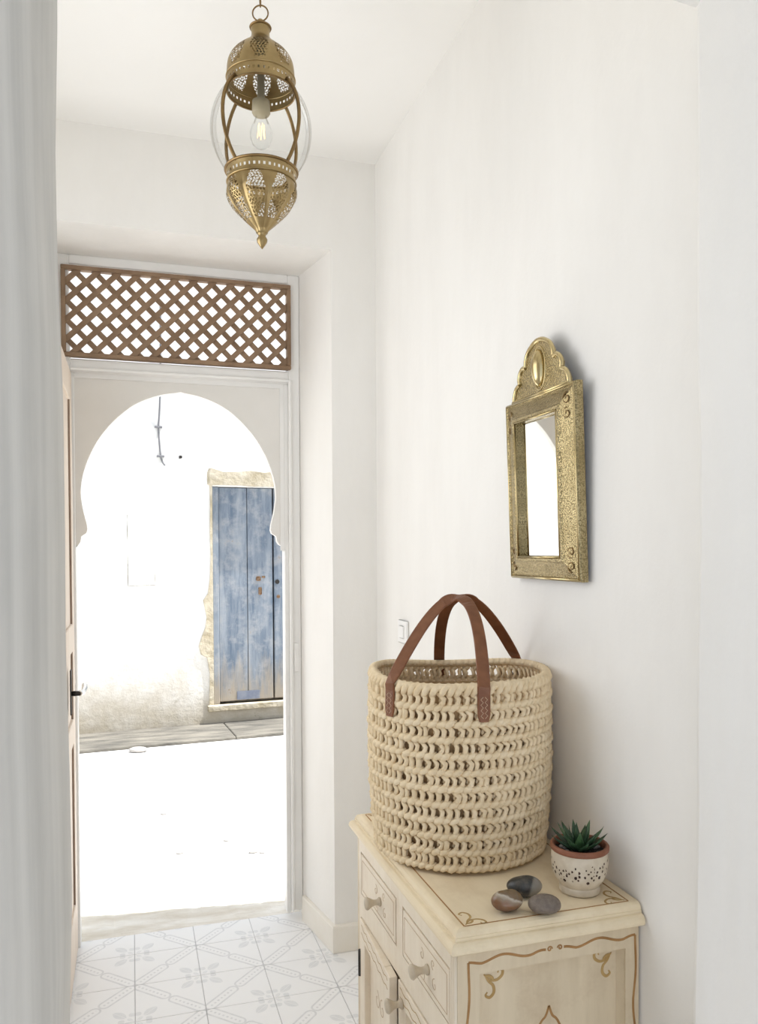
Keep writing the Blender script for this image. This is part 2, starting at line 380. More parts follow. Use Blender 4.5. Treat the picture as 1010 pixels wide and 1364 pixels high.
# ------------------------------------------------------------------ room shell
XW, YB, ZC, YD, YF = 0.79, 2.589, 2.634, 2.87, 2.98
XL, ZT = -0.50, 2.95
SOF = 2.335
wr = B(XW, 1.05, 0.93, YB, -0.2, ZT).build('wall_right', 'plaster', origin=(XW, 1.7, 0))
struct(wr, 'long white plaster wall behind the basket and mirror', 'wall')
mb = MB()
mb.prism([(0.637, YB), (1.05, YB), (1.05, YF), (0.587, YF), (0.587, YD)], -0.2, ZT)
mb.prism([(-1.2, YB), (-0.285, YB), (-0.235, YD), (-0.235, YF), (-1.2, YF)], -0.2, ZT)
mb.prism([(-0.285, YB), (0.637, YB), (0.587, YD), (0.587, YF), (-0.235, YF), (-0.235, YD)], SOF, ZT)
wb = mb.build('wall_back', 'plaster', origin=(0.2, YB, 0)); struct(wb, 'white plaster end wall with deep splayed doorway recess', 'wall')
mb = MB()
wy0, wy1, wz0, wz1 = 1.22, 2.38, 0.97, 2.27  # unseen opening, added to let fill light into the room
mb.box(XL-0.3, XL, 0.93, wy0, -0.2, ZT); mb.box(XL-0.3, XL, wy1, YB, -0.2, ZT); mb.box(XL-0.3, XL, wy0, wy1, -0.2, wz0); mb.box(XL-0.3, XL, wy0, wy1, wz1, ZT)
wl = mb.build('wall_left', 'plaster', origin=(XL, 1.7, 0)); struct(wl, 'white plaster side wall with an added, unseen opening for fill light', 'wall')
JX0, JX1, JY0, JY1, JZ = -0.069, 0.741, 0.25, 0.93, 2.085
# near archway wall: jambs the camera looks between, slightly uneven hand-made edges
def jamb(x_in, sgn, name, mat, label):
    mb = MB(); L = []
    for k in range(25):
        z = -0.2+k*(ZT+0.2)/24
        e = 0.0025*math.sin(z*5.1+sgn)+0.0018*math.sin(z*13.0+2*sgn)
        xi = x_in+sgn*e; rr = 0.012
        if sgn > 0: ring = [(xi, JY0, z), (1.2, JY0, z), (1.2, JY1, z), (xi+rr, JY1, z), (xi+rr*.3, JY1-rr*.3, z), (xi, JY1-rr, z)]
        else: ring = [(-1.2, JY0, z), (xi, JY0, z), (xi, JY1-rr, z), (xi-rr*.3, JY1-rr*.3, z), (xi-rr, JY1, z), (-1.2, JY1, z)]
        L.append(ring)
    mb.loops(L)
    o = mb.build(name, mat, origin=(x_in, JY1, 0)); struct(o, label, 'wall'); return o
jamb(JX1, 1, 'wall_jamb_right', 'plaster_rough', 'rough white plaster jamb at the right edge of the picture')
jamb(JX0, -1, 'wall_jamb_left', 'plaster_shaded', 'streaky plaster jamb, shade put into its grey, at the left edge of the picture')
mb = MB(); prof = []
for k in range(13):
    x = JX0+(JX1-JX0)*k/12; prof.append((x, JZ+0.02*math.sin(math.pi*k/12)))
mb.prism_y(prof+[(JX1, ZT), (JX0, ZT)], JY0, JY1)
struct(mb.build('wall_lintel', 'plaster_rough', origin=(0.3, JY1, JZ)), 'plaster lintel over the near opening at the top right', 'wall')
struct(B(XL, XW, JY1, YB, ZC, ZT).build('ceiling', 'ceiling', origin=(0.15, 1.7, ZC)), 'plain off-white ceiling above the brass lantern', 'ceiling')

# floor: grout bed with individual tiles
fl = B(XL, 1.05, -1.6, 2.925, -0.2, -0.003).build('floor', 'grout', origin=(0, 0, 0)); struct(fl, 'patterned pale grey tile floor', 'floor')
TS = 0.2; g = 0.0011
tm = MB().loops([[(-TS/2+g, -TS/2+g, -0.012), (TS/2-g, -TS/2+g, -0.012), (TS/2-g, TS/2-g, -0.012), (-TS/2+g, TS/2-g, -0.012)],
                 [(-TS/2+g, -TS/2+g, -0.0008), (TS/2-g, -TS/2+g, -0.0008), (TS/2-g, TS/2-g, -0.0008), (-TS/2+g, TS/2-g, -0.0008)],
                 [(-TS/2+g+.0008, -TS/2+g+.0008, 0), (TS/2-g-.0008, -TS/2+g+.0008, 0), (TS/2-g-.0008, TS/2-g-.0008, 0), (-TS/2+g+.0008, TS/2-g-.0008, 0)]]).mesh('floor_tile', M['tile'], (0, 0, 0))
def cut_tile(y1):
    return MB().loops([[(-TS/2+g, -TS/2+g, -0.012), (TS/2-g, -TS/2+g, -0.012), (TS/2-g, y1, -0.012), (-TS/2+g, y1, -0.012)],
                       [(-TS/2+g, -TS/2+g, 0), (TS/2-g, -TS/2+g, 0), (TS/2-g, y1, 0), (-TS/2+g, y1, 0)]]).mesh('floor_tile', M['tile'], (0, 0, 0))
def cut_tile_x(y1):
    return MB().loops([[(-TS/2+g, -TS/2+g, -0.012), (y1, -TS/2+g, -0.012), (y1, TS/2-g, -0.012), (-TS/2+g, TS/2-g, -0.012)],
                       [(-TS/2+g, -TS/2+g, 0), (y1, -TS/2+g, 0), (y1, TS/2-g, 0), (-TS/2+g, TS/2-g, 0)]]).mesh('floor_tile', M['tile'], (0, 0, 0))
tcut = cut_tile(0.045); tcut2 = cut_tile_x(0.045)
TX0, TY0 = -0.005, 2.776
for i in range(-2, 4):
    for j in range(-9, 1):
        cx, cyy = TX0+(i+.5)*TS, TY0+(j+.5)*TS
        top = (j == 0)
        if top and i == 3: continue
        even = (i+j) % 2 == 0
        if top and even:   # cut piece turned a quarter: use the x-cut mesh so the pattern stays continuous
            o = bpy.data.objects.new('floor_tile', tcut2); rz = R(90)
        else:
            o = bpy.data.objects.new('floor_tile', tcut if top else tm); rz = R(90) if even else 0.0
        col.objects.link(o); o.parent = fl; o.location = (cx, cyy, 0); o.rotation_euler = (0, 0, rz)

# threshold slab and outside ground
mb = MB(); L = []
random.seed(3)
nx = 26; y_far = [3.175+0.012*math.sin(k*1.3)+random.uniform(-.008, .008) for k in range(nx+1)]
for k in range(nx+1):
    x = -0.234+0.82*k/nx
    L.append([(x, 2.9255, -0.16), (x, y_far[k], -0.16), (x, y_far[k], -0.03), (x, y_far[k]-0.02, -0.016+random.uniform(-.003, .003)), (x, 3.03, -0.008+random.uniform(-.003, .003)), (x, 2.9255, -0.002)])
mb.loops(L)
struct(mb.build('threshold', 'threshold', origin=(0.18, 3.0, 0)), 'worn beige stone threshold between tiles and street', 'threshold')
struct(B(-14, 14, 2.985, 7.2, -0.4, -0.15).build('street', 'street', origin=(0, 5, -0.15)), 'sun-bleached pale street outside the doorway', 'street')

# baseboards
mb = MB()
def base_run(pts, name, label):
    # skirting along a plan polyline; offset side to the room
    mb = MB(); H, D = 0.092, 0.012; n = len(pts)
    P = [Vector(p) for p in pts]; off = []
    for i in range(n):
        ns = []
        for a, b in ((i-1, i), (i, i+1)):
            if 0 <= a and b < n:
                t = (P[b]-P[a]).normalized(); ns.append(Vector((t.y, -t.x)))
        nn = sum(ns, Vector((0, 0))).normalized(); c = nn.dot(ns[0]); off.append(nn*(D/c))
    L = []
    for i in range(n):
        a, b = P[i], P[i]+off[i]; b2 = P[i]+off[i]*0.75
        L.append([(a.x, a.y, 0.0005), (b.x, b.y, 0.0005), (b.x, b.y, H-0.008), (b2.x, b2.y, H-0.002), (a.x, a.y, H)])
    mb.loops([list(reversed(l)) for l in L])
    return struct(mb.build(name, 'baseboard', origin=(pts[0][0], pts[0][1], 0)), label, 'baseboard')
base_run([(0.590, 2.852), (0.637, YB), (XW, YB)], 'baseboard_back', 'cream stone skirting around the doorway corner beside the cabinet')
base_run([(XW, YB-0.013), (XW, 0.94)], 'baseboard_right', 'cream stone skirting along the right wall behind the cabinet')

# ------------------------------------------------------------------ doorway: painted frame, arch board, lattice transom
d1 = empty('door_1', (0.18, YD, 0), 'white painted door frame with horseshoe arch board', 'door frame', kind='structure')
FR0, FR1 = -0.232, 0.586           # frame outer sides
OP0, OP1 = -0.192, 0.545           # opening sides
ZR0, ZR1 = 1.945, 1.990            # rail under the transom
B(OP1, FR1, 2.868, 2.93, 0.03, SOF, b=0.003).build('frame_post', 'frame_white', d1)
B(FR0, OP0, 2.868, 2.93, 0.0, SOF, b=0.003).build('frame_post', 'frame_white', d1)
B(OP0, OP1, 2.868, 2.93, 2.302, SOF, b=0.003).build('head_rail', 'frame_white', d1)
B(OP0, OP1, 2.868, 2.93, ZR0, ZR1, b=0.003).build('transom_rail', 'frame_white', d1)
B(OP0, OP1, 2.858, 2.868, ZR0+.003, ZR0+.015, b=0.003).build('rail_moulding', 'frame_white', d1)
B(OP1-.001, OP1+.010, 2.858, 2.868, 0.03, ZR0+.015, b=0.003).build('post_moulding', 'frame_white', d1)
B(OP1-0.016, OP1, 2.878, 2.93, 0.02, ZR0, b=0.002).build('door_stop', 'frame_white', d1)
B(OP0, OP0+0.012, 2.878, 2.93, 0.0, ZR0, b=0.002).build('door_stop', 'frame_white', d1)
B(OP1+0.014, OP1+0.032, 2.8655, 2.868, 0.905, 1.01, b=0.001).build('strike_plate', 'switch', d1)
B(OP1+0.013, OP1+0.021, 2.863, 2.868, 0.925, 0.985, b=0.001).build('latch_keep', 'switch', d1)
# arch board: outer rectangle minus horseshoe opening
aR = [(0.167, 1.898), (0.244, 1.883), (0.328, 1.845), (0.403, 1.777), (0.455, 1.702), (0.488, 1.621), (0.500, 1.553), (0.495, 1.495), (0.482, 1.437)]
tR = [(0.480, 1.420), (0.484, 1.407), (0.493, 1.4015), (0.500, 1.396), (0.503, 1.378), (0.510, 1.367), (0.521, 1.361), (0.525, 1.350), (0.529, 1.341)]
cx_a = 0.1685
arc = [Vector((x, 0, z)) for x, z in aR]
arc = [(p.x, p.z) for p in spl(arc, 5)]; arc[0] = (cx_a, 1.899)
right = arc+tR+[(OP1-0.016, 1.340)]
left = [(2*cx_a-x, z) for x, z in right]
mb = MB()
# strips between the arch line and the board's outer edge, front, back, and the cut edge
def board(side, sgn):
    ya, yb_ = 2.884, 2.912
    x_out = (OP1-0.016) if sgn > 0 else (OP0+0.012)
    vs = []; fs = []
    outer = []
    for (x, z) in side:
        outer.append((x_out, z))
    n = len(side)
    zt = ZR0
    # top block from apex height to the rail handled by first column
    pts_in = side; 
    for (x, z), (xo, zo) in zip(pts_in, outer):
        vs += [(x, ya, z), (xo, ya, zo), (x, yb_, z), (xo, yb_, zo)]
    for i in range(n-1):
        a, b = 4*i, 4*(i+1)
        f = [(a, a+1, b+1, b), (a+2, b+2, b+3, a+3), (a, b, b+2, a+2)]
        if sgn < 0: f = [tuple(reversed(q)) for q in f]
        fs += f
    mb.add(vs, fs)
    x0, x1 = sorted((side[0][0], x_out))
    mb.box(x0, x1, ya, yb_, side[0][1], zt)
board(right, 1); board(left, -1)
mb.build('arch_board', 'panel_white', d1)
mb = MB()   # thin bead along the board edge under the rail and beside the post
mb.box(OP0+0.012, OP1-0.016, 2.878, 2.884, ZR0-0.016, ZR0); mb.box(OP1-0.030, OP1-0.016, 2.878, 2.884, 1.345, ZR0-0.016)
mb.build('board_bead', 'frame_white', d1)

win = empty('window_1', (0.168, YD, 1.99), 'brown wooden lattice transom above the arched doorway', 'transom', kind='structure')
LX0, LX1, LZ0, LZ1 = -0.216, 0.553, 1.994, 2.295
fb = 0.014
for a in ((LX0, LX1, LZ1-fb, LZ1), (LX0, LX1, LZ0, LZ0+fb), (LX0, LX0+fb, LZ0+fb, LZ1-fb), (LX1-fb, LX1, LZ0+fb, LZ1-fb)):
    B(a[0], a[1], 2.852, 2.880, a[2], a[3], b=0.002).build('lattice_frame', 'lattice', win)
def clip(poly, x0, x1, z0, z1):
    for ax, val, keep in ((0, x0, 1), (0, x1, -1), (1, z0, 1), (1, z1, -1)):
        out = []
        for i in range(len(poly)):
            a, b = poly[i-1], poly[i]
            ia, ib = (a[ax]-val)*keep >= 0, (b[ax]-val)*keep >= 0
            if ia != ib:
                t = (val-a[ax])/(b[ax]-a[ax]); out.append((a[0]+(b[0]-a[0])*t, a[1]+(b[1]-a[1])*t))
            if ib: out.append(b)
        poly = out
        if not poly: return []
    return poly
per, sw = 0.0637, 0.0175
ix0, ix1, iz0, iz1 = LX0+fb-.001, LX1-fb+.001, LZ0+fb-.001, LZ1-fb+.001
hx = sw/2*math.sqrt(2)
for sgn, (ya, yb_) in ((1, (2.8600, 2.8665)), (-1, (2.8665, 2.873))):
    k = -8
    while True:
        x = LX0-0.31+0.012+k*per if sgn > 0 else LX0+0.012+k*per
        k += 1
        if x > LX1+0.4: break
        H = LZ1-LZ0
        poly = [(x-hx, LZ0), (x+hx, LZ0), (x+hx+sgn*H, LZ1), (x-hx+sgn*H, LZ1)]
        poly = clip(poly, ix0, ix1, iz0, iz1)
        if len(poly) < 3: continue
        ar = abs(sum(poly[i-1][0]*poly[i][1]-poly[i][0]*poly[i-1][1] for i in range(len(poly))))/2
        if ar < 2e-5: continue
        MB().prism_y(poly, ya, yb_).build('slat', 'lattice', win)

# open wooden door leaf, seen almost edge-on
dl = empty('door_2', (-0.187, 2.862, 0.0), 'pale wooden panelled door leaf standing open at the left', 'door', kind='structure')
LXF, LT = -0.187, 0.036
ly0, ly1, lz0, lz1 = 2.43, 2.862, 0.008, 1.938
def leafbox(y0, y1, z0, z1, n, mt='leaf_wood', x1=LXF, x0=LXF-LT, b=0.002):
    return B(x0, x1, y0, y1, z0, z1, b=b).build(n, mt, dl)
leafbox(ly1-0.075, ly1, lz0, lz1, 'stile'); leafbox(ly0, ly0+0.075, lz0, lz1, 'stile')
for z0, z1 in ((lz1-0.10, lz1), (1.02, 1.11), (0.72, 0.80), (lz0, 0.19)): leafbox(ly0+0.075, ly1-0.075, z0, z1, 'rail')
for z0, z1 in ((1.11, lz1-0.10), (0.80, 1.02), (0.19, 0.72)):
    leafbox(ly0+0.075, ly1-0.075, z0, z1, 'door_panel', x1=LXF-0.007, x0=LXF-LT+0.007, b=0)
    leafbox(ly1-0.081, ly1-0.075, z0, z1, 'moulding', 'moulding_shade', x1=LXF-0.001, x0=LXF-0.0068, b=0)
    leafbox(ly0+0.075, ly0+0.081, z0, z1, 'moulding', 'moulding_shade', x1=LXF-0.001, x0=LXF-0.0068, b=0)
hd = B(LXF, LXF+0.004, 2.635, 2.665, 0.84, 0.98, b=0.0015).build('lock_plate', 'dark_metal', dl)
MB().tube([(LXF+0.003, 2.65, 0.905), (LXF+0.030, 2.65, 0.905)], 0.008, 10).build('lever_neck', 'dark_metal', dl)
MB().tube(spl([(LXF+0.028, 2.645, 0.905), (LXF+0.036, 2.67, 0.906), (LXF+0.038, 2.72, 0.909), (LXF+0.036, 2.76, 0.912)], 5), [0.008]*10+[0.009]*6, 10).build('lever_handle', 'chrome', dl)

# ------------------------------------------------------------------ street side
WD = Vector((1.69, 0.1214, 0)).normalized(); WN = Vector((WD.y, -WD.x, 0)); W0 = Vector((0, 6.856, 0))
def W(a, d, z): v = W0+WD*a+WN*d; return (v.x, v.y, z)
class WB(MB):
    def wbox(s, a0, a1, d0, d1, z0, z1, b=0.0):
        t = MB().box(a0, a1, 0, d1-d0, z0, z1, b)
        s.add([W(x, d1-y, z) for x, y, z in t.v], t.f); return s   # y=0 is the face towards the room
DA0, DA1, DZ0, DZ1 = 0.655, 1.72, 0.035, 1.885
mb = WB()
mb.wbox(-9, DA0, -0.4, 0, -0.4, 5.6); mb.wbox(DA1, 9, -0.4, 0, -0.4, 5.6); mb.wbox(DA0, DA1, -0.4, 0, DZ1, 5.6); mb.wbox(DA0, DA1, -0.4, 0, -0.4, DZ0-0.03)
mb.wbox(DA0, DA1, -0.4, -0.2, DZ0-0.03, DZ1)
struct(mb.build('wall_street', 'ext_plaster', origin=W(0, 0, 0)), 'sunlit weathered white wall across the street', 'wall')
# kerb stones along the wall foot
a = -3.2; random.seed(11)
kb = empty('kerb', W(0, 0.3, -0.15), 'weathered grey stone kerb at the foot of the street wall', 'kerb', kind='structure')
while a < 3.6:
    ln = random.uniform(1.6, 2.4)
    WB().wbox(a, a+ln-0.004, 0.0, 0.56+random.uniform(-.02, .02), -0.15, -0.135+random.uniform(0, .018), b=0.006).build('kerb_stone', 'kerb', kb); a += ln
sd = empty('door_3', W(1.19, -0.03, DZ0), 'peeling blue plank door in the wall across the street', 'door', kind='structure')
zz = (DZ0, DZ1-0.005)
WB().wbox(0.657, 0.708, -0.12, -0.012, DZ0-0.03, DZ1-0.002, b=0.004).build('door_jamb', 'blue', sd)
for a0, a1 in ((0.713, 0.957), (0.962, 1.181), (1.196, 1.44), (1.445, 1.66)):
    for_o = WB().wbox(a0, a1, -0.10, -0.045, zz[0]+0.01, zz[1], b=0.004).build('plank', 'blue', sd)
WB().wbox(1.664, 1.715, -0.12, -0.012, DZ0-0.03, DZ1-0.002, b=0.004).build('door_jamb', 'blue', sd)
WB().wbox(0.86, 1.06, -0.045, -0.040, 0.05, 0.125, b=0.002).build('tin_patch', 'blue_patch', sd)
WB().wbox(1.035, 1.075, -0.045, -0.0415, 1.075, 1.115, b=0.008).build('rusty_plate', 'rust', sd)
WB().wbox(1.085, 1.115, -0.045, -0.0415, 1.10, 1.118, b=0.004).build('rusty_plate', 'rust', sd)
WB().wbox(1.055, 1.085, -0.045, -0.0415, 0.955, 1.02, b=0.006).build('rusty_plate', 'rust', sd)
def disc(a, z, r, d, n, mt, par): 
    p = [Vector(W(a, -0.046, z)), Vector(W(a, d, z))]
    return MB().tube(p, r, 10).build(n, mt, par)
disc(1.222, 1.065, 0.020, -0.035, 'keyhole', 'dark_metal', sd); disc(1.232, 0.935, 0.016, -0.040, 'lock_rivet', 'rust', sd)
# lintel, surround and sill patches of older plaster
def blob(pts, th, name, mt, label, cat):
    c = (sum(p[0] for p in pts)/len(pts), sum(p[1] for p in pts)/len(pts)); L = []
    n = len(pts)
    fr = [W(a, th, z) for a, z in pts]; bk = [W(c[0]+(a-c[0])*1.03, 0.0005, c[1]+(z-c[1])*1.01) for a, z in pts]
    mb = MB().loops([bk, fr]); return struct(mb.build(name, mt, origin=W(c[0], 0, c[1])), label, cat)
random.seed(5)
pts = [(0.63, 1.90)]+[(0.64+k*0.13+random.uniform(-.01, .01), 1.888+random.uniform(-.006, .012)) for k in range(0, 9)]+[(1.75, 1.90)]
top = [(1.75, 2.00)]+[(1.70-k*0.12, 2.02+random.uniform(-.015, .012)) for k in range(0, 9)]+[(0.645, 2.035), (0.63, 2.0)]
blob(pts+top, 0.03, 'trim_1', 'old_plaster', 'yellowed plaster lintel over the blue street door', 'lintel')
pts = [(0.654, 0.02), (0.654, 1.895), (0.632, 1.895)]
for z, a in ((1.7, .636), (1.5, .632), (1.3, .637), (1.1, .628), (0.98, .612), (0.92, .572), (0.86, .585), (0.78, .60), (0.70, .59), (0.62, .56), (0.54, .535), (0.47, .55), (0.44, .60), (0.3, .622), (0.02, .615)): pts.append((a, z))
blob(pts, 0.012, 'trim_2', 'old_plaster', 'crumbling yellow plaster edge left of the blue street door', 'plaster edge')
struct(WB().wbox(0.60, 1.8, 0.0, 0.045, -0.02, 0.032, b=0.006).build('trim_3', 'old_plaster', origin=W(1.2, 0, 0)), 'pale stone sill under the blue street door', 'sill')
# utility hatch outline
ht = empty('wall_hatch', W(0.07, 0, 1.05), 'flush white utility hatch on the sunlit street wall', 'hatch')
WB().wbox(-0.030, 0.177, 0.0, 0.008, 1.061, 1.635, b=0.001).build('hatch_panel', 'hatch_plain', ht)
for q in ((-0.036, 0.183, 1.635, 1.641), (-0.036, 0.183, 1.055, 1.061), (0.177, 0.183, 1.061, 1.635), (-0.036, -0.030, 1.061, 1.635)):
    WB().wbox(q[0], q[1], 0.0, 0.004, q[2], q[3]).build('hatch_frame', 'hatch_edge', ht)
cb = empty('wall_cable', W(0.23, 0, 2.1), 'thin grey cable clipped to the street wall inside the arch', 'cable')
pts = spl([W(0.245, 0.015, 3.4), W(0.24, 0.015, 2.9), W(0.234, 0.015, 2.6), W(0.226, 0.015, 2.45), W(0.219, 0.015, 2.355), W(0.224, 0.015, 2.25), W(0.235, 0.015, 2.12), W(0.250, 0.018, 2.07), W(0.268, 0.02, 2.045)], 5)
MB().tube(pts, 0.0075, 6).build('cable', 'grey_cable', cb)
for a_, z_ in ((0.221, 2.36), (0.235, 2.12)): WB().wbox(a_-0.032, a_+0.028, 0.0, 0.028, z_-0.008, z_+0.008, b=0.002).build('cable_clip', 'grey_cable', cb)
tag(WB().wbox(0.382, 0.404, 0.0, 0.04, 2.108, 2.130, b=0.003).build('wall_hook', 'dark_metal', origin=W(0.393, 0, 2.12)), 'small dark iron stub on the street wall beside the cable', 'hook')
random.seed(2)
for (x, y, rr, lb) in ((0.03, 6.20, 0.05, 'flat grey stone lying left at the foot of the street kerb'), (0.156, 4.68, 0.014, 'lone small pebble in the middle of the bright street'), (0.2121, 4.05, 0.014, 'small pebble on the bright street left of the pebble pair'), (0.56, 3.95, 0.018, 'larger pebble of the pair near the right door post'), (0.60, 3.93, 0.012, 'smaller pebble of the pair near the right door post'), (0.45, 4.15, 0.013, 'pebble on the street between the pair and the blue door')):
    o = MB().ellipsoid((x, y, -0.149+rr*0.3), rr*1.5, rr, rr*0.4, 8, 5, random.uniform(0, 3)).build('street_pebble', 'street_stone', origin=(x, y, -0.15))
    tag(o, lb, 'pebble', 'pebbles on the street')

# ------------------------------------------------------------------ light switch
sw_ = empty('light_switch', (XW, 2.305, 1.06), 'white light switch plate on the right wall above the basket', 'switch')
B(XW-0.008, XW, 2.262, 2.348, 1.062, 1.132, b=0.003).build('plate', 'switch', sw_)
B(XW-0.012, XW-0.007, 2.285, 2.325, 1.078, 1.116, b=0.002).build('rocker', 'switch', sw_)

# ------------------------------------------------------------------ pendant lantern
lx, lyy = 0.2712, 1.7135
ln_ = empty('pendant_lantern', (lx, lyy, 1.989), 'pierced brass pendant lantern with clear glass globe', 'lantern')
def dens(prof, n):
    P = spl([Vector((r, 0, z)) for r, z in prof], n); return [(p.x, p.z) for p in P]
def resample(prof, step):
    out = [prof[0]]; acc = 0
    for a, b in zip(prof, prof[1:]):
        d = math.hypot(b[0]-a[0], b[1]-a[1]); k = max(1, int(round(d/step)))
        for i in range(1, k+1): out.append((a[0]+(b[0]-a[0])*i/k, a[1]+(b[1]-a[1])*i/k))
    return out
NS = 288
def dot(u, v, s, r):   # hexagonal dots
    j = round(v/(s*.866)); du = u-(j % 2)*s/2; i = round(du/s)
    return math.hypot(du-i*s, v-j*s*.866) < r
dome = resample(dens([(0.0710, 2.315), (0.0715, 2.330), (0.0713, 2.355), (0.0675, 2.377), (0.0550, 2.397), (0.0350, 2.414), (0.0225, 2.427), (0.0190, 2.438), (0.0206, 2.452)], 8), 0.0015)
def wrap(th, n, off=0.0):
    p = 2*math.pi/n; x = (th-off) % p
    return x-p/2
def hole_dome(th, z, r):
    if 2.3275 < z < 2.3325: return abs(wrap(th, 44))*r < 0.0019
    d = wrap(th, 8, 0.2)
    zc = (z-2.350)/(2.418-2.350)
    if not 0 < zc < 1: return False
    wmax = 0.0195*(math.sin(math.pi*min(1, zc*0.95+0.12)))**0.7
    return abs(d*r) < wmax and dot(d*r+0.0010*math.sin(z*900), z+0.0008*math.sin(d*r*700), 0.0066, 0.0024)
lobe8 = lambda th, z: 1+0.025*(abs(math.cos(4*(th-0.2)))-0.5)*max(0, min(1, (z-2.34)/0.02))*max(0, min(1, (2.43-z)/0.02))
MB().lathe(dome, lx, lyy, NS, lobe=lobe8, hole=hole_dome).build('dome', 'brass', ln_)
def ring(r, z, t, name, mt='brass', n=48, flat=1.0):
    pr = [(r+t*math.cos(a), z+t*flat*math.sin(a)) for a in [2*math.pi*k/8 for k in range(9)]]
    return MB().lathe(pr, lx, lyy, n).build(name, mt, ln_)
ring(0.0712, 2.316, 0.0022, 'dome_rim', 'brass_dark'); ring(0.0722, 2.343, 0.0016, 'dome_band')
ring(0.0212, 2.452, 0.0022, 'cap_rim', 'brass_dark')
MB().lathe([(0.0205, 2.452), (0.012, 2.4545), (0.008, 2.457), (0.0065, 2.461), (0.0085, 2.464), (0.006, 2.468), (0.001, 2.470)], lx, lyy, 20, caps=True).build('cap_finial', 'brass', ln_)
# hanging ring, chain links
def torus(c, r, t, axis, stretch=1.0, n=24):
    P = []
    for k in range(n+1):
        a = 2*math.pi*k/n
        h = Vector(axis)*math.cos(a)*r; P.append(Vector(c)+h+Vector((0, 0, math.sin(a)*r*stretch)))
    return MB().tube(P, t, 8, caps=False)
torus((lx, lyy, 2.4825), 0.0165, 0.0016, (0.95, -0.3, 0)).build('hanging_ring', 'brass_dark', ln_)
zc = 2.5085; ax = 0
while zc < ZC-0.012:
    torus((lx, lyy, zc), 0.006, 0.0014, (0.3, 0.95, 0) if ax % 2 == 0 else (0.95, -0.3, 0), 2.1, 16).build('chain_link', 'brass_dark', ln_); zc += 0.0205; ax += 1
MB().lathe([(0.012, ZC-0.020), (0.03, ZC-0.014), (0.045, ZC-0.001), (0.001, ZC-0.0005)], lx, lyy, 24, caps=True).build('ceiling_canopy', 'brass', ln_)
# globe
GZ, GR, GH = 2.236, 0.1065, 0.114
pr = []
for k in range(33):
    a = -1.02+2.0*k/32; a = -0.82+1.62*k/32
    pr.append((GR*math.cos(a*1.0), GZ+GH*math.sin(a)))
MB().lathe(pr, lx, lyy, 56).build('globe', 'glass', ln_)
view = math.atan2(-lyy, -lx)
for k in range(4):
    th = view+R(45+90*k); P = []
    for i in range(17):
        a = -0.90+1.72*i/16; rr = (GR+0.002)*math.cos(a); P.append((lx+rr*math.cos(th), lyy+rr*math.sin(th), GZ+GH*1.02*math.sin(a)))
    MB().tube(P, 0.0042, 8, flat=0.8).build('rib', 'brass_dark', ln_)
# lower bowl
ring(0.0757, 2.150, 0.0028, 'bowl_rim', 'brass_dark'); ring(0.0728, 2.125, 0.0016, 'bowl_band')
bowl = resample(dens([(0.0750, 2.150), (0.0725, 2.138), (0.0715, 2.126), (0.0732, 2.108), (0.0716, 2.095), (0.0625, 2.077), (0.0455, 2.0575), (0.0265, 2.039), (0.0150, 2.028), (0.0115, 2.021)], 8), 0.0015)
bowl = [(r, z) for r, z in bowl]
def hole_bowl(th, z, r):
    if 2.1335 < z < 2.1395: return abs(wrap(th, 44))*r < 0.0020
    d = wrap(th, 8, 0.05); zc = (z-2.044)/(2.122-2.044)
    if not 0 < zc < 1: return False
    wmax = 0.021*(math.sin(math.pi*min(1, zc*0.80+0.10)))**0.8
    return abs(d*r) < min(wmax, r*0.30) and dot(d*r+0.0010*math.sin(z*900), z+0.0008*math.sin(d*r*700), 0.0066, 0.0025)
lobeb = lambda th, z: 1+0.085*(abs(math.sin(4*(th-0.05)))-0.6)*max(0, min(1, (2.124-z)/0.02))
MB().lathe(bowl, lx, lyy, NS, lobe=lobeb, hole=hole_bowl).build('bowl', 'brass', ln_)
MB().lathe([(0.0125, 2.022), (0.0085, 2.018), (0.0075, 2.0145), (0.0115, 2.008), (0.0105, 2.002), (0.006, 1.995), (0.0008, 1.988)], lx, lyy, 18, caps=True).build('bottom_finial', 'brass', ln_)
# lamp holder and bulb
lb = MB().lathe([(0.008, 2.43), (0.008, 2.300), (0.0185, 2.298), (0.0195, 2.274), (0.017, 2.270), (0.001, 2.268)], lx, lyy, 20, caps=True).build('lamp_holder', 'socket', ln_)
bulb = MB().lathe([(0.012, 2.268), (0.014, 2.258), (0.020, 2.246), (0.0238, 2.232), (0.0235, 2.220), (0.018, 2.207), (0.009, 2.200), (0.0005, 2.199)], lx, lyy, 28).build('bulb', 'glass', ln_)
for k in range(5):
    a = 2*math.pi*k/5
    MB().tube([(lx+0.006*math.cos(a), lyy+0.006*math.sin(a), 2.250), (lx+0.008*math.cos(a+.3), lyy+0.008*math.sin(a+.3), 2.222)], 0.0006, 4).build('filament', 'filament', bulb)

# ------------------------------------------------------------------ brass mirror (local: x across, y out of the wall, z up)
mr = empty('wall_mirror', (XW-0.005, 1.404, 1.288), 'small brass framed mirror with scalloped crown on the right wall', 'mirror')
mr.rotation_euler = (0, 0, 0)
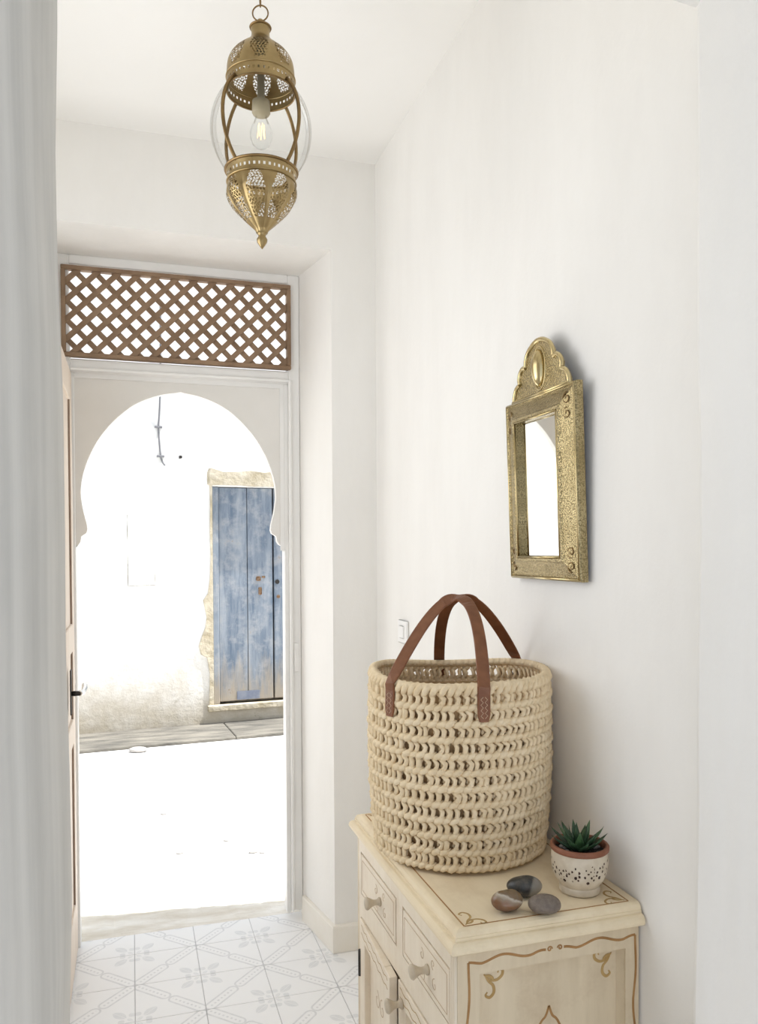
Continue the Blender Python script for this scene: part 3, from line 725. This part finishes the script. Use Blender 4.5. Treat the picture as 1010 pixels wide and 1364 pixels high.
# local axes -> world: across = -Y (towards the camera), out = -X, tilted forward at the top
TILT = R(1.9)
def ml(a, o, z): # a across (right positive = towards camera), o outwards, z up
    return (-(o+z*math.sin(TILT)), -a, z*math.cos(TILT)-o*math.sin(TILT))
class MM(MB):
    def fin(s, name, mat, parent=mr):
        s.v = [ml(*p) for p in s.v]
        ob = s.build(name, mat, parent, origin=WORLD[parent.name]) if False else None
        me = s.mesh(name, M[mat], (0, 0, 0)); ob = bpy.data.objects.new(name, me); col.objects.link(ob); ob.parent = parent
        WORLD[ob.name] = WORLD[mr.name]; return ob
HWm, HM = 0.139, 0.362; ST, RL = 0.056, 0.046
# frame profile: t=0 outer edge .. 1 inner edge, height above the wall
fp = [(0.0, 0.002), (0.0, 0.014), (0.05, 0.0175), (0.12, 0.0175), (0.16, 0.0155), (0.22, 0.0160), (0.75, 0.0245), (0.82, 0.0275), (0.92, 0.0275), (1.0, 0.024), (1.0, 0.014)]
def corner(c, t):
    ix = ST*t; iz = RL*t
    return [(-HWm+ix, iz), (HWm-ix, iz), (HWm-ix, HM-iz), (-HWm+ix, HM-iz)][c]
for c, nm in ((0, 'bottom_rail'), (1, 'stile'), (2, 'top_rail'), (3, 'stile')):
    L = []
    for e in (c, (c+1) % 4):
        L.append([(corner(e, t)[0], h, corner(e, t)[1]) for t, h in fp])
    a, b = L; N = len(fp); mbm = MM()
    mbm.add(a+b, [(i, i+1, N+i+1, N+i) for i in range(N-1)])
    mbm.fin(nm, 'brass_embossed')
mbm = MM(); ix, iz = ST-0.002, RL-0.002
mbm.add([(-HWm+ix, 0.0145, iz), (HWm-ix, 0.0145, iz), (HWm-ix, 0.0145, HM-iz), (-HWm+ix, 0.0145, HM-iz)], [(3, 2, 1, 0)])
mbm.fin('mirror_glass', 'mirror')
mbm = MM(); mbm.box(-HWm+0.001, HWm-0.001, 0.001, 0.012, 0.001, HM-0.001); mbm.fin('backing', 'brass_dark')
for c in range(4):
    e0, e1 = corner(c, 0.985), corner((c+1) % 4, 0.985); o0, o1 = corner(c, 0.085), corner((c+1) % 4, 0.085)
    mbm = MM(); mbm.tube([(e0[0], 0.0262, e0[1]), (e1[0], 0.0262, e1[1])], 0.0020, 8); mbm.fin('inner_bead', 'brass_polished')
    mbm = MM(); mbm.tube([(o0[0], 0.0168, o0[1]), (o1[0], 0.0168, o1[1])], 0.0022, 8); mbm.fin('outer_bead', 'brass_polished')
# crown
def arcpts(c, r, a0, a1, n=8): return [(c[0]+r*math.cos(a0+(a1-a0)*k/n), c[1]+r*math.sin(a0+(a1-a0)*k/n)) for k in range(n+1)]
half = [(0.112, 0.0), (0.110, 0.015), (0.101, 0.030), (0.088, 0.036), (0.084, 0.037), (0.086, 0.048), (0.080, 0.060), (0.068, 0.067), (0.060, 0.066), (0.057, 0.066), (0.054, 0.080), (0.044, 0.093), (0.028, 0.102), (0.013, 0.107), (0.0, 0.1085)]
# outline with three lobes per side
outl = half+[(-x, z) for x, z in reversed(half[:-1])]
outl = [(x*0.98, HM-0.004+z) for x, z in outl]
mbm = MM()
n = len(outl)
mbm.loops([[(x, 0.004, z) for x, z in outl], [(x, 0.011, z) for x, z in outl]]); mbm.fin('crown', 'brass_embossed')
for lobe_i in ((0, 5), (4, 10), (9, 20), (19, 25), (24, 29)):
    seg = outl[lobe_i[0]:lobe_i[1]]
    if len(seg) < 2: continue
    mbm = MM(); mbm.tube(spl([Vector((x, 0.011, z)) for x, z in seg], 4), 0.0048, 8); mbm.fin('crown_bead', 'brass_polished')
mbm = MM(); mbm.ellipsoid((0.0, 0.011, HM+0.050), 0.019, 0.016, 0.036, 20, 12); mbm.fin('medallion', 'brass_polished')
P = [(0.024*math.cos(a), 0.011, HM+0.050+0.042*math.sin(a)) for a in [2*math.pi*k/28 for k in range(29)]]
mbm = MM(); mbm.tube(P, 0.0018, 6, caps=False); mbm.fin('medallion_ring', 'brass_polished')
mbm = MM(); mbm.tube([(-0.112, 0.013, HM+0.001), (0.112, 0.013, HM+0.001)], 0.0035, 8); mbm.fin('crown_bead', 'brass_polished')
def spiral(c, r0, turns, a0, dirn=1, n=20, tail=0.0):
    out = []
    for k in range(n+1):
        t = k/n; a = a0+dirn*turns*2*math.pi*t; r = r0*(1-0.82*t); out.append((c[0]+r*math.cos(a), c[1]+r*math.sin(a)))
    return out
for sx_, sz_ in ((1, 1), (1, -1), (-1, 1), (-1, -1)):
    for off in (0.028, 0.055):
        cz = (HM-off) if sz_ > 0 else off; ca = sx_*(HWm-0.026)
        hgt = 0.0200
        mbm = MM(); mbm.tube([(x, hgt+(HWm-abs(x)-0.026)*0.15, z) for x, z in spiral((ca, cz), 0.011, 1.3, R(90)*sz_, sx_*sz_)], 0.0013, 6); mbm.fin('scroll', 'brass_dark')

# ------------------------------------------------------------------ painted cabinet
XC, YC0, YC1, ZTOP = 0.449, 1.100, 1.694, 0.772
XB, YBk0, YBk1 = 0.466, 1.118, 1.682
XR = XW-0.004
cab = empty('painted_cabinet', (0.62, 1.397, 0), 'cream painted wooden cabinet with brown scrollwork under the basket', 'cabinet')
mb = MB(); L = []
for ins, z in ((0.012, 0.734), (0.012, 0.7385), (0.003, 0.739), (0.0005, 0.7415), (0.0, 0.745), (0.0008, 0.749), (0.003, 0.7525), (0.0065, 0.7552), (0.0105, 0.7562), (0.0105, 0.7610), (0.0118, 0.7612), (0.0125, 0.7650), (0.0150, 0.7690), (0.0190, 0.7713), (0.0220, 0.772)):
    L.append([(XC+ins, YC0+ins, z), (XR, YC0+ins, z), (XR, YC1-ins, z), (XC+ins, YC1-ins, z)])
mb.loops(L); topo = mb.build('top', 'cream_top', cab)
B(0.4825, XR-.002, 1.137, YBk1-.012, 0.06, 0.737).build('carcass', 'cream_side', cab)
B(XB+.012, XR, YBk0+.012, YBk1-.006, 0.0, 0.062, b=0.003).build('plinth', 'cream_side', cab)
# side facing the camera: frame around a sunk panel
for q, nm in (((XB, 0.503, 0.06, 0.737), 'side_stile'), ((0.761, XR, 0.06, 0.737), 'side_stile'), ((0.503, 0.761, 0.698, 0.737), 'side_rail'), ((0.503, 0.761, 0.06, 0.12), 'side_rail')):
    B(q[0], q[1], YBk0, YBk0+0.020, q[2], q[3]).build(nm, 'cream_side', cab)
mb = MB()
for t0, t1, y0, y1 in ((0.0, 0.004, YBk0+0.002, YBk0+0.0125),):
    o_ = [(0.503, 0.698), (0.761, 0.698), (0.761, 0.12), (0.503, 0.12)]; i_ = [(0.508, 0.693), (0.756, 0.693), (0.756, 0.125), (0.508, 0.125)]
    vs = [(x, YBk0+0.004, z) for x, z in o_]+[(x, YBk0+0.0188, z) for x, z in i_]
    mb.add(vs, [(k, 4+k, 4+(k+1) % 4, (k+1) % 4) for k in range(4)])
mb.build('panel_moulding', 'cream_side', cab)
# far end boards
B(XB, XR, YBk1-0.012, YBk1, 0.06, 0.737).build('end_board', 'cream_side', cab)
# front face frame
def fbox(y0, y1, z0, z1, name, x0=XB, x1=0.4825): return B(x0, x1, y0, y1, z0, z1).build(name, 'cream_front', cab)
fbox(YBk0+.0201, 1.143, 0.06, 0.737, 'front_stile'); fbox(1.656, YBk1-.012, 0.06, 0.737, 'front_stile')
for k in range(3):   # reeded corner strip
    MB().tube([(XB-0.0006, YBk0+0.0045+0.0078*k, 0.06), (XB-0.0006, YBk0+0.0045+0.0078*k, 0.735)], 0.0034, 8).build('reed', 'cream_front', cab)
fbox(1.143, 1.656, 0.697, 0.737, 'front_rail'); fbox(1.143, 1.656, 0.556, 0.605, 'front_rail'); fbox(1.143, 1.656, 0.06, 0.098, 'front_rail'); fbox(1.378, 1.412, 0.605, 0.697, 'front_mullion')
def knob(y, z, xr, par, s=1.0):
    pr = [(0.0085*s, 0.0), (0.009*s, 0.003), (0.006*s, 0.006), (0.0055*s, 0.011), (0.0066*s, 0.016), (0.0095*s, 0.0215), (0.0122*s, 0.026), (0.0126*s, 0.0285), (0.0110*s, 0.031), (0.005*s, 0.0325), (0.0006, 0.0328)]
    L = [[(xr-h, y+r*math.cos(2*math.pi*k/18), z+r*math.sin(2*math.pi*k/18)) for k in range(18)] for r, h in pr]
    return MB().loops(L, True, True).build('knob', 'knob_wood', par)
def front_line(pts, w_, par, mt='paint_faint', x=XB, name='painted_line'):
    return MB().ribbon([(x-0.0002, y, z) for y, z in pts], w_, (-1, 0, 0), 0.0004).build(name, mt, par)
for (y0, y1, ky) in ((1.146, 1.375, 1.243), (1.415, 1.653, 1.512)):
    dr = B(XB-0.001, 0.4815, y0+0.0028, y1-0.0028, 0.6085, 0.6930, b=0.0012).build('drawer', 'cream_front', cab)
    knob(ky, 0.648, XB-0.001, dr)
    ins = 0.012
    rc = [(y0+ins, 0.607+ins), (y1-ins, 0.607+ins), (y1-ins, 0.6945-ins), (y0+ins, 0.6945-ins)]
    for k in range(4): front_line([rc[k], rc[(k+1) % 4]], 0.0012, dr, x=XB-0.001)
    for sg in (1, -1):
        front_line([(ky+sg*0.03+a, 0.648+sg*0.012+b) for a, b in spiral((0, 0), 0.011, 1.0, R(90), sg)], 0.0014, dr, x=XB-0.001)
        front_line([(ky+sg*0.024+a, 0.648-sg*0.020+b) for a, b in spiral((0, 0), 0.009, 1.0, R(-90), -sg)], 0.0014, dr, x=XB-0.001)
def cab_door(y0, y1, hinge_y, ang, ky):
    o = Vector((XB-0.002, hinge_y, 0.10)); z0, z1 = 0.1005, 0.5535; x0, x1 = XB-0.003, XB+0.013; s = 0.040
    d_ = bpy.data.objects.new('door', None); col.objects.link(d_); d_.parent = cab; d_.location = o-WORLD[cab.name]; WORLD[d_.name] = o; d_.empty_display_size = .02
    for a, b, c, e, nm in ((y0, y0+s, z0, z1, 'door_stile'), (y1-s, y1, z0, z1, 'door_stile'), (y0+s, y1-s, z1-s, z1, 'door_rail'), (y0+s, y1-s, z0, z0+s, 'door_rail')):
        B(x0, x1, a, b, c, e, b=0.0012).build(nm, 'cream_front', d_)
    B(x0+0.0125, x1-0.0005, y0+s, y1-s, z0+s, z1-s).build('door_panel', 'cream_front', d_)
    for zc_ in (0.455, 0.20):
        if hinge_y > 1.5: MB().tube([(x0, hinge_y+0.002, zc_-0.028), (x0, hinge_y+0.002, zc_+0.028)], 0.0045, 8).build('hinge', 'dark_metal', d_)
    if ky: knob(ky, 0.520, x0, d_, 1.05)
    yc_ = (y0+y1)/2
    for sg in (1, -1):
        MB().ribbon([(x0+0.0123, yc_+sg*0.02+a, 0.43+b) for a, b in spiral((0, 0), 0.02, 1.1, R(90), sg)], 0.002, (-1, 0, 0), 0.0004).build('painted_scroll', 'paint_faint', d_)
    nn = 24
    for off in (0.012, 0.029):
        MB().ribbon([(x0-0.0002, y0+s*0.3+(y1-y0-s*0.6)*k/nn, z1-off+0.0025*math.sin(k*1.4)) for k in range(nn+1)], 0.0014, (-1, 0, 0), 0.0004).build('painted_line', 'paint_gold', d_)
    d_.rotation_euler = (0, 0, ang); return d_
cab_door(1.4045, 1.654, 1.654, R(-3.3), None)
cab_door(1.145, 1.396, 1.145, 0.0, 1.372)
# painted outline on the side panel frame
def side_line(pts, w_, mt, y=YBk0, name='painted_line'):
    return MB().ribbon([(x, y-0.0001, z) for x, z in pts], w_, (0, -1, 0), 0.0004).build(name, mt, cab)
def wave(p, q, n, amp, phase, cyc):
    out = []
    for k in range(n+1):
        t = k/n; x, z = p[0]+(q[0]-p[0])*t, p[1]+(q[1]-p[1])*t
        dx, dz = q[0]-p[0], q[1]-p[1]; l = math.hypot(dx, dz); e = amp*math.sin(2*math.pi*cyc*t+phase)*min(1, 6*t, 6*(1-t)); out.append((x-dz/l*e, z+dx/l*e))
    return out
side_line(wave((0.484, 0.718), (0.616, 0.718), 30, 0.0045, 3.4, 1.6), 0.0042, 'paint_brown'); side_line(wave((0.648, 0.718), (0.779, 0.718), 30, 0.0045, 3.0, 1.6), 0.0042, 'paint_brown')
for cx_, s_ in ((0.623, 1), (0.641, -1)):
    side_line(spiral((cx_, 0.718), 0.0045, 1.2, R(0 if s_ > 0 else 180), s_), 0.0026, 'paint_brown', name='painted_scroll')
side_line(wave((0.484, 0.718), (0.484, 0.09), 90, 0.0035, 0, 4.2), 0.0042, 'paint_brown'); side_line(wave((0.779, 0.718), (0.779, 0.09), 90, 0.0035, 0, 4.2), 0.0042, 'paint_brown')
side_line(wave((0.484, 0.09), (0.779, 0.09), 40, 0.004, 0, 3), 0.0042, 'paint_brown')
def curl(cx_, cz_, sx_, sz_, sc_=1.0):
    P1 = spl([(0, 0, 0), (0.010, 0, -0.010), (0.022, 0, -0.012), (0.031, 0, -0.006), (0.032, 0, 0.002), (0.026, 0, 0.004), (0.024, 0, -0.001)], 5)
    P2 = spl([(0.003, 0, -0.004), (0.008, 0, -0.012), (0.016, 0, -0.020), (0.017, 0, -0.031), (0.010, 0, -0.038), (0.003, 0, -0.034), (0.006, 0, -0.029)], 5)
    P3 = spl([(0.001, 0, -0.002), (0.010, 0, -0.004), (0.015, 0, -0.010), (0.010, 0, -0.014)], 5)
    return [[(cx_+sx_*p.x*sc_, cz_+sz_*p.z*sc_) for p in P] for P in (P1, P2, P3)]
for cx_, sx_ in ((0.518, 1), (0.747, -1)):
    for q_, P in enumerate(curl(cx_, 0.685, sx_, 1)): side_line(P, lambda t: 0.0022+0.0030*math.sin(math.pi*t), 'paint_gold', 1.137-0.0003*q_, 'painted_scroll')
    for q_, P in enumerate(curl(cx_, 0.130, sx_, -1)): side_line(P, lambda t: 0.0022+0.0030*math.sin(math.pi*t), 'paint_gold', 1.137-0.0003*q_, 'painted_scroll')
for sg in (1, -1):   # pointed medallion in the middle of the panel
    side_line([(p.x, p.z) for p in spl([(0.632, 0, 0.616), (0.632+sg*0.006, 0, 0.600), (0.632+sg*0.018, 0, 0.585), (0.632+sg*0.045, 0, 0.52), (0.632+sg*0.052, 0, 0.44), (0.632+sg*0.03, 0, 0.34), (0.632, 0, 0.27)], 6)], 0.004, 'paint_brown', 1.137, 'painted_medallion')
# painted border on the top
def top_line(pts, w_, mt='paint_brown', name='painted_line'):
    return MB().ribbon([(x, y, ZTOP+0.0001) for x, y in pts], w_, (0, 0, 1), 0.0004).build(name, mt, cab)
bx0, bx1, by0, by1 = XC+0.031, XR-0.016, YC0+0.024, YC1-0.028
for p, q in (((bx0, by0), (bx1, by0)), ((bx0, by0), (bx0, by1)), ((bx0, by1), (bx1, by1)), ((bx1, by0), (bx1, by1))): top_line([p, q], 0.0026)
for cx_, cy2, sx_, sy_ in ((bx0+0.004, by0+0.004, 1, -1), (bx1-0.004, by0+0.004, -1, -1), (bx0+0.004, by1-0.004, 1, 1)):
    for P in curl(cx_, cy2, sx_, sy_, 1.05): top_line(P, lambda t: 0.0016+0.0022*math.sin(math.pi*t), 'paint_gold', 'painted_scroll')

# ------------------------------------------------------------------ crocheted basket
bcx, bcy, bz = 0.6095, 1.452, ZTOP+0.0006
bk = empty('crocheted_basket', (bcx, bcy, bz), 'natural crocheted raffia basket with brown leather handles on the cabinet', 'basket')
FRN = Vector((-math.sin(y_), -math.cos(y_), 0)); RGT = Vector((math.cos(y_), -math.sin(y_), 0))
def brad(h):   # radius of the yarn centre line
    t = h/0.335
    return 0.158+0.0125*math.sin(min(1, t*1.7)*math.pi/2)-0.0028*max(0, (t-0.6)/0.4)**2
def bp(th, h, off=0.0):
    r = (brad(max(0, min(h, 0.335)))+off)*(1+0.010*math.sin(2*th+0.6)+0.006*math.sin(3*th+2))
    hh = h+(0.0045*math.sin(2*th+2.3)+0.003*math.sin(3*th+0.4))*max(0, (h/0.335))**2
    return Vector((bcx+r*math.cos(th), bcy+r*math.sin(th), bz+hh))
random.seed(21)
NST, NROW, RH = 74, 11, 0.0288
D = 2*math.pi/NST
for row in range(NROW):
    h0 = 0.012+row*RH
    mb = MB(); ph = random.uniform(0, D)
    for k in range(NST):
        th = k*D+ph+random.uniform(-.10, .10)*D; j = lambda a: random.uniform(-a, a)
        # plump slanted ridge stitch
        s = 0.0063+j(0.0009); a = [bp(th-0.75*D, h0-0.0035+j(.0008), 0.000), bp(th-0.3*D, h0-0.0015, 0.0042+j(.001)), bp(th+0.2*D, h0+0.0022+j(.0008), 0.0046+j(.001)), bp(th+0.80*D, h0+0.0045, -0.001)]
        mb.tube(a, [s*0.65, s, s, s*0.6], 7)
        # leaning loops up to the next row
        zt = h0+RH
        wdt = 0.0044+j(0.0008)
        lean = 0.50+j(0.25)
        mb.tube([bp(th, h0+0.002, 0.001), bp(th+lean*0.8*D, h0+0.010+j(.0008), 0.0040), bp(th+lean*D, h0+0.0165+j(.001), 0.0042), bp(th+lean*0.25*D, h0+0.0225, 0.0022), bp(th-0.25*D, zt-0.002, 0.000)], [wdt*.9, wdt*1.05, wdt*1.1, wdt, wdt*.8], 6)
        mb.tube([bp(th+0.35*D, h0+0.003, -0.003), bp(th+0.1*D, h0+0.012, -0.0035), bp(th+0.45*D+j(.1)*D, zt-0.005, -0.0035)], [wdt*.8, wdt*.85, wdt*.8], 5)
    mb.build('crochet_row', 'yarn' if row % 2 else 'yarn_pale', bk)
# top edge: fat wrapped rim
mb = MB()
for k in range(NST):
    th = k*D+random.uniform(-.1, .1)*D; h0 = 0.012+NROW*RH
    a = [bp(th-0.5*D, h0-0.008, 0.0025), bp(th-0.15*D, h0+0.000, 0.0058), bp(th+0.2*D, h0+0.0085, 0.0030), bp(th+0.45*D, h0+0.0105, -0.0025), bp(th+0.5*D, h0+0.004, -0.006)]
    mb.tube(a, [0.0046, 0.0062, 0.0062, 0.0056, 0.0042], 7)
P = [bp(2*math.pi*k/96, 0.012+NROW*RH+0.007, 0.0) for k in range(97)]
mb.tube(P, 0.0075, 8, caps=False)
mb.build('rim', 'yarn_pale', bk)
mb = MB()
L = []
for r, z in ((0.001, 0.0035), (0.08, 0.004), (0.150, 0.004), (0.156, 0.003), (0.150, 0.0005), (0.08, 0.0005), (0.001, 0.0005)):
    L.append([(bcx+r*math.cos(2*math.pi*k/48), bcy+r*math.sin(2*math.pi*k/48), bz+z) for k in range(48)])
mb.loops(L, False, True); mb.build('base', 'yarn', bk)
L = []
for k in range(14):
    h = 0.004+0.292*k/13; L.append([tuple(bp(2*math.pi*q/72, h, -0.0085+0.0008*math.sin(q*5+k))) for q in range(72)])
MB().loops(L, False, True).build('inner_shade_layer', 'yarn_shade', bk)  # added backing sheet, shade in its colour behind the stitch gaps
# leather handles
def on_b(az, h, off):
    v = FRN*math.cos(az)+RGT*math.sin(az); th = math.atan2(v.y, v.x); return bp(th, h, off)
def handle(a1, a2, front):
    rim_h = 0.336; apex = Vector((bcx, bcy, 0))
    A, Bv = on_b(a1, rim_h, 0.012), on_b(a2, rim_h, 0.012)
    cen = Vector((bcx, bcy, 0))+(FRN if front else -FRN)*0.008+RGT*(-0.004 if front else 0.006); chord = (Bv-A); cd = Vector((chord.x, chord.y, 0)).normalized()
    pts, wid = [], []
    def tang(az):
        v = FRN*math.cos(az)+RGT*math.sin(az); return Vector((-v.y, v.x, 0))
    tabs = 0.060 if front else 0.055
    s1, s2 = tang(a1), tang(a2)
    if s1.dot(cd) < 0: s1 = -s1
    if s2.dot(cd) < 0: s2 = -s2
    for k in range(5): pts.append(on_b(a1, rim_h-tabs*(1-k/5), 0.0105)); wid.append(s1)
    topz = bz+0.482; n = 40
    for k in range(n+1):
        x = -1+2*k/n; h = 1-abs(x)**2.15
        xs = x
        base = A*(0.5-xs/2)+Bv*(0.5+xs/2)
        lean = h
        mid = (A+Bv)/2
        q = base+(Vector((cen.x, cen.y, 0))-Vector((mid.x, mid.y, 0)))*lean
        q.z = A.z*(0.5-xs/2)+Bv.z*(0.5+xs/2)+(topz-(A.z+Bv.z)/2)*h
        pts.append(q)
        # width turns from along the chord (legs) to across it (apex)
        side = s1*(0.5-x/2)+s2*(0.5+x/2)
        perp = Vector((-cd.y, cd.x, 0)); 
        if perp.dot(FRN if front else -FRN) > 0: perp = -perp
        wv = side*abs(x)**0.8 + (perp if k <= n/2 else -perp)*0.0 + perp*(-1 if x > 0 else 1)*0.0
        wid.append((side, perp, x))
    for k in range(5): pts.append(on_b(a2, rim_h-tabs*(k+1)/5, 0.0105)); wid.append(s2)
    n2 = len(pts); L = []
    W2, T2 = 0.0115, 0.0017
    outc = Vector((bcx, bcy, 0))
    prevu = None
    for i in range(n2):
        t = (pts[min(i+1, n2-1)]-pts[max(i-1, 0)]).normalized()
        out = Vector((pts[i].x-outc.x, pts[i].y-outc.y, 0)); out = out.normalized() if out.length > 0.03 else (FRN if front else -FRN)
        # outward/upward facing strap normal
        upw = Vector((0, 0, 1)); hz = 1-abs(t.z)
        fb_ = 0.55 if 5 < i < n2-6 else 0.0
        nr = (out*(1-fb_)+FRN*fb_*(1 if front else -1))*(1-hz*0.75)+upw*(hz*0.9); nr = (nr-t*nr.dot(t)).normalized()
        if prevu is not None: nr = (nr*0.6+prevu*0.4); nr = (nr-t*nr.dot(t)).normalized()
        prevu = nr; sdv = t.cross(nr).normalized(); p = pts[i]
        e = 0.72 if i in (0, n2-1) else 1.0
        L.append([tuple(p-sdv*W2*e-nr*T2), tuple(p+sdv*W2*e-nr*T2), tuple(p+sdv*W2*e+nr*T2*0.4), tuple(p+sdv*W2*e*.85+nr*T2), tuple(p-sdv*W2*e*.85+nr*T2), tuple(p-sdv*W2*e+nr*T2*0.4)])
    hb = MB().loops(L, True, False)
    ho = hb.build('handle', 'leather', bk)
    # stitching on the tabs
    if front:
        for az in (a1, a2):
            v = FRN*math.cos(az)+RGT*math.sin(az); tg = Vector((-v.y, v.x, 0))
            for c in range(2):
                zz_ = []
                for k in range(9):
                    h = rim_h-tabs+0.006+k*0.0047; pp = on_b(az, h, 0.0124)
                    zz_.append(pp+tg*((0.006 if k % 2 else 0.0015)*(1 if c else -1)))
                MB().tube(zz_, 0.0008, 4).build('stitching', 'thread', ho)
    return ho
handle(R(-49), R(8.5), True); handle(R(131), R(188), False)

# ------------------------------------------------------------------ succulent in a pierced pot
px_, py_ = 0.716, 1.184
pt = empty('succulent_pot', (px_, py_, ZTOP), 'speckled cream pot with terracotta rim holding a succulent', 'plant pot')
prof = resample(dens([(0.0310, ZTOP+0.0006), (0.0335, ZTOP+0.003), (0.0335, ZTOP+0.010), (0.0325, ZTOP+0.0135), (0.036, ZTOP+0.018), (0.0435, ZTOP+0.030), (0.0468, ZTOP+0.046), (0.0470, ZTOP+0.060), (0.0458, ZTOP+0.072)], 6), 0.0011)
random.seed(9)
spots = []
for k in range(14):
    th = k*2*math.pi/14; z = ZTOP+0.030+0.008*(k % 2); spots.append((th, z, 0.0024)); spots.append((th+.12, z+.009, 0.0018)); spots.append((th-.12, z+.010, 0.0017)); spots.append((th, z+.016, 0.0015))
for k in range(190):
    th = random.uniform(0, 2*math.pi); z = random.gauss(ZTOP+0.043, 0.0105)
    band = 0.016+0.006*math.cos(7*th)
    rs = random.choice((0.0010, 0.0013, 0.0016, 0.0020))
    if abs(z-(ZTOP+0.043)) < band and all(math.hypot(((th-q[0]+math.pi) % (2*math.pi)-math.pi)*0.046, z-q[1]) > rs+q[2]+0.0009 for q in spots): spots.append((th, z, rs))
def hole_pot(th, z, r):
    if not ZTOP+0.020 < z < ZTOP+0.066: return False
    for a, b, c in spots:
        if abs(z-b) < c*1.3:
            d = (th-a+math.pi) % (2*math.pi)-math.pi
            if (d*r)**2+((z-b)/1.25)**2 < c*c: return True
    return False
MB().lathe(prof, px_, py_, 260, hole=hole_pot).build('pot_body', 'pot_glaze', pt)
MB().lathe([(0.001, ZTOP+0.001), (0.0305, ZTOP+0.001), (0.0320, ZTOP+0.014), (0.042, ZTOP+0.031), (0.0452, ZTOP+0.046), (0.0455, ZTOP+0.060), (0.0440, ZTOP+0.072)], px_, py_, 48).build('pot_lining', 'pot_dark', pt)
pr = [(0.0430, ZTOP+0.070), (0.0470, ZTOP+0.0712), (0.0488, ZTOP+0.0735), (0.0488, ZTOP+0.0785), (0.0470, ZTOP+0.0810), (0.0425, ZTOP+0.0800), (0.0405, ZTOP+0.072), (0.0400, ZTOP+0.064)]
MB().lathe(pr, px_, py_, 48).build('pot_rim', 'terracotta', pt)
mb = MB(); L = []
for r in (0.0408, 0.03, 0.015, 0.001): L.append([(px_+r*math.cos(2*math.pi*k/24), py_+r*math.sin(2*math.pi*k/24), ZTOP+0.070+0.002*math.sin(k*2.3+r*300)) for k in range(24)])
mb.loops(L, False, True); mb.build('soil', 'soil', pt)
for k in range(16):
    a = random.uniform(0, 2*math.pi); r = random.uniform(0.024, 0.036); s = random.uniform(0.0025, 0.0042)
    MB().ellipsoid((px_+r*math.cos(a), py_+r*math.sin(a), ZTOP+0.0725), s*1.2, s, s*.8, 8, 5, a).build('gravel', 'gravel', pt)
def aloe(az, length, elev, width, mt):
    d = Vector((math.cos(az), math.sin(az), 0)); sdv = Vector((-d.y, d.x, 0)); n = 9; L = []
    p = Vector((px_, py_, ZTOP+0.068))+d*0.004
    for i in range(n+1):
        t = i/n; e = elev+R(14)*math.sin(t*math.pi)*(-0.6)+R(12)*t
        dirv = d*math.cos(e)+Vector((0, 0, 1))*math.sin(e); nrm = -d*math.sin(e)+Vector((0, 0, 1))*math.cos(e)
        wd = width*(0.75+0.55*t if t < 0.3 else (0.915)*(1-((t-0.3)/0.7)**1.35))+0.0002; th = wd*0.42
        L.append([tuple(p-sdv*wd), tuple(p-sdv*wd*.5-nrm*th), tuple(p-nrm*th*1.25), tuple(p+sdv*wd*.5-nrm*th), tuple(p+sdv*wd), tuple(p+sdv*wd*.5+nrm*th*.1), tuple(p-nrm*th*.12), tuple(p-sdv*wd*.5+nrm*th*.1)])
        p = p+dirv*(length/n)
    MB().loops(L, True, True).build('leaf', mt, pt)
random.seed(4)
for k in range(9): aloe(2*math.pi*k/9+0.2+random.uniform(-.12, .12), random.uniform(0.052, 0.060), R(random.uniform(30, 40)), 0.0098, 'succulent')
for k in range(7): aloe(2*math.pi*k/7+0.5+random.uniform(-.15, .15), random.uniform(0.050, 0.058), R(random.uniform(50, 58)), 0.0090, 'succulent' if k % 2 else 'succulent_mid')
for k in range(5): aloe(2*math.pi*k/5+0.1, random.uniform(0.042, 0.050), R(random.uniform(70, 78)), 0.0070, 'succulent')

# ------------------------------------------------------------------ river stones
def pebble(c, rx, ry, rz, rot, mt, label, seed):
    rnd = random.Random(seed); a1, a2 = rnd.uniform(0, 6), rnd.uniform(0, 6)
    fn = lambda th, ph: 1+0.05*math.sin(2*th+a1)+0.03*math.sin(3*th+a2)*math.cos(ph)+0.02*math.sin(2*ph)
    z = ZTOP+rz*0.97
    mb = MB().ellipsoid((0, 0, 0), rx, ry, rz, 36, 20, 0, fn)
    me = mb.mesh('river_stone', M[mt], (0, 0, 0)); o = bpy.data.objects.new('river_stone', me); col.objects.link(o)
    o.location = (c[0], c[1], z+0.0012); o.rotation_euler = (0, 0, rot); tag(o, label, 'stone', 'river stones on the cabinet top'); return o
pebble((0.5655, 1.1500), 0.0250, 0.0185, 0.0165, R(-10), 'stone_brown', 'glossy brown and cream banded river stone, leftmost of the three', 1)
pebble((0.6165, 1.1900), 0.0300, 0.0190, 0.0165, R(-22), 'stone_dark', 'charcoal river stone with pale band, at the back of the three', 2)
pebble((0.6170, 1.1240), 0.0245, 0.0195, 0.0150, R(-24), 'stone_taupe', 'matte taupe river stone, nearest of the three', 3)
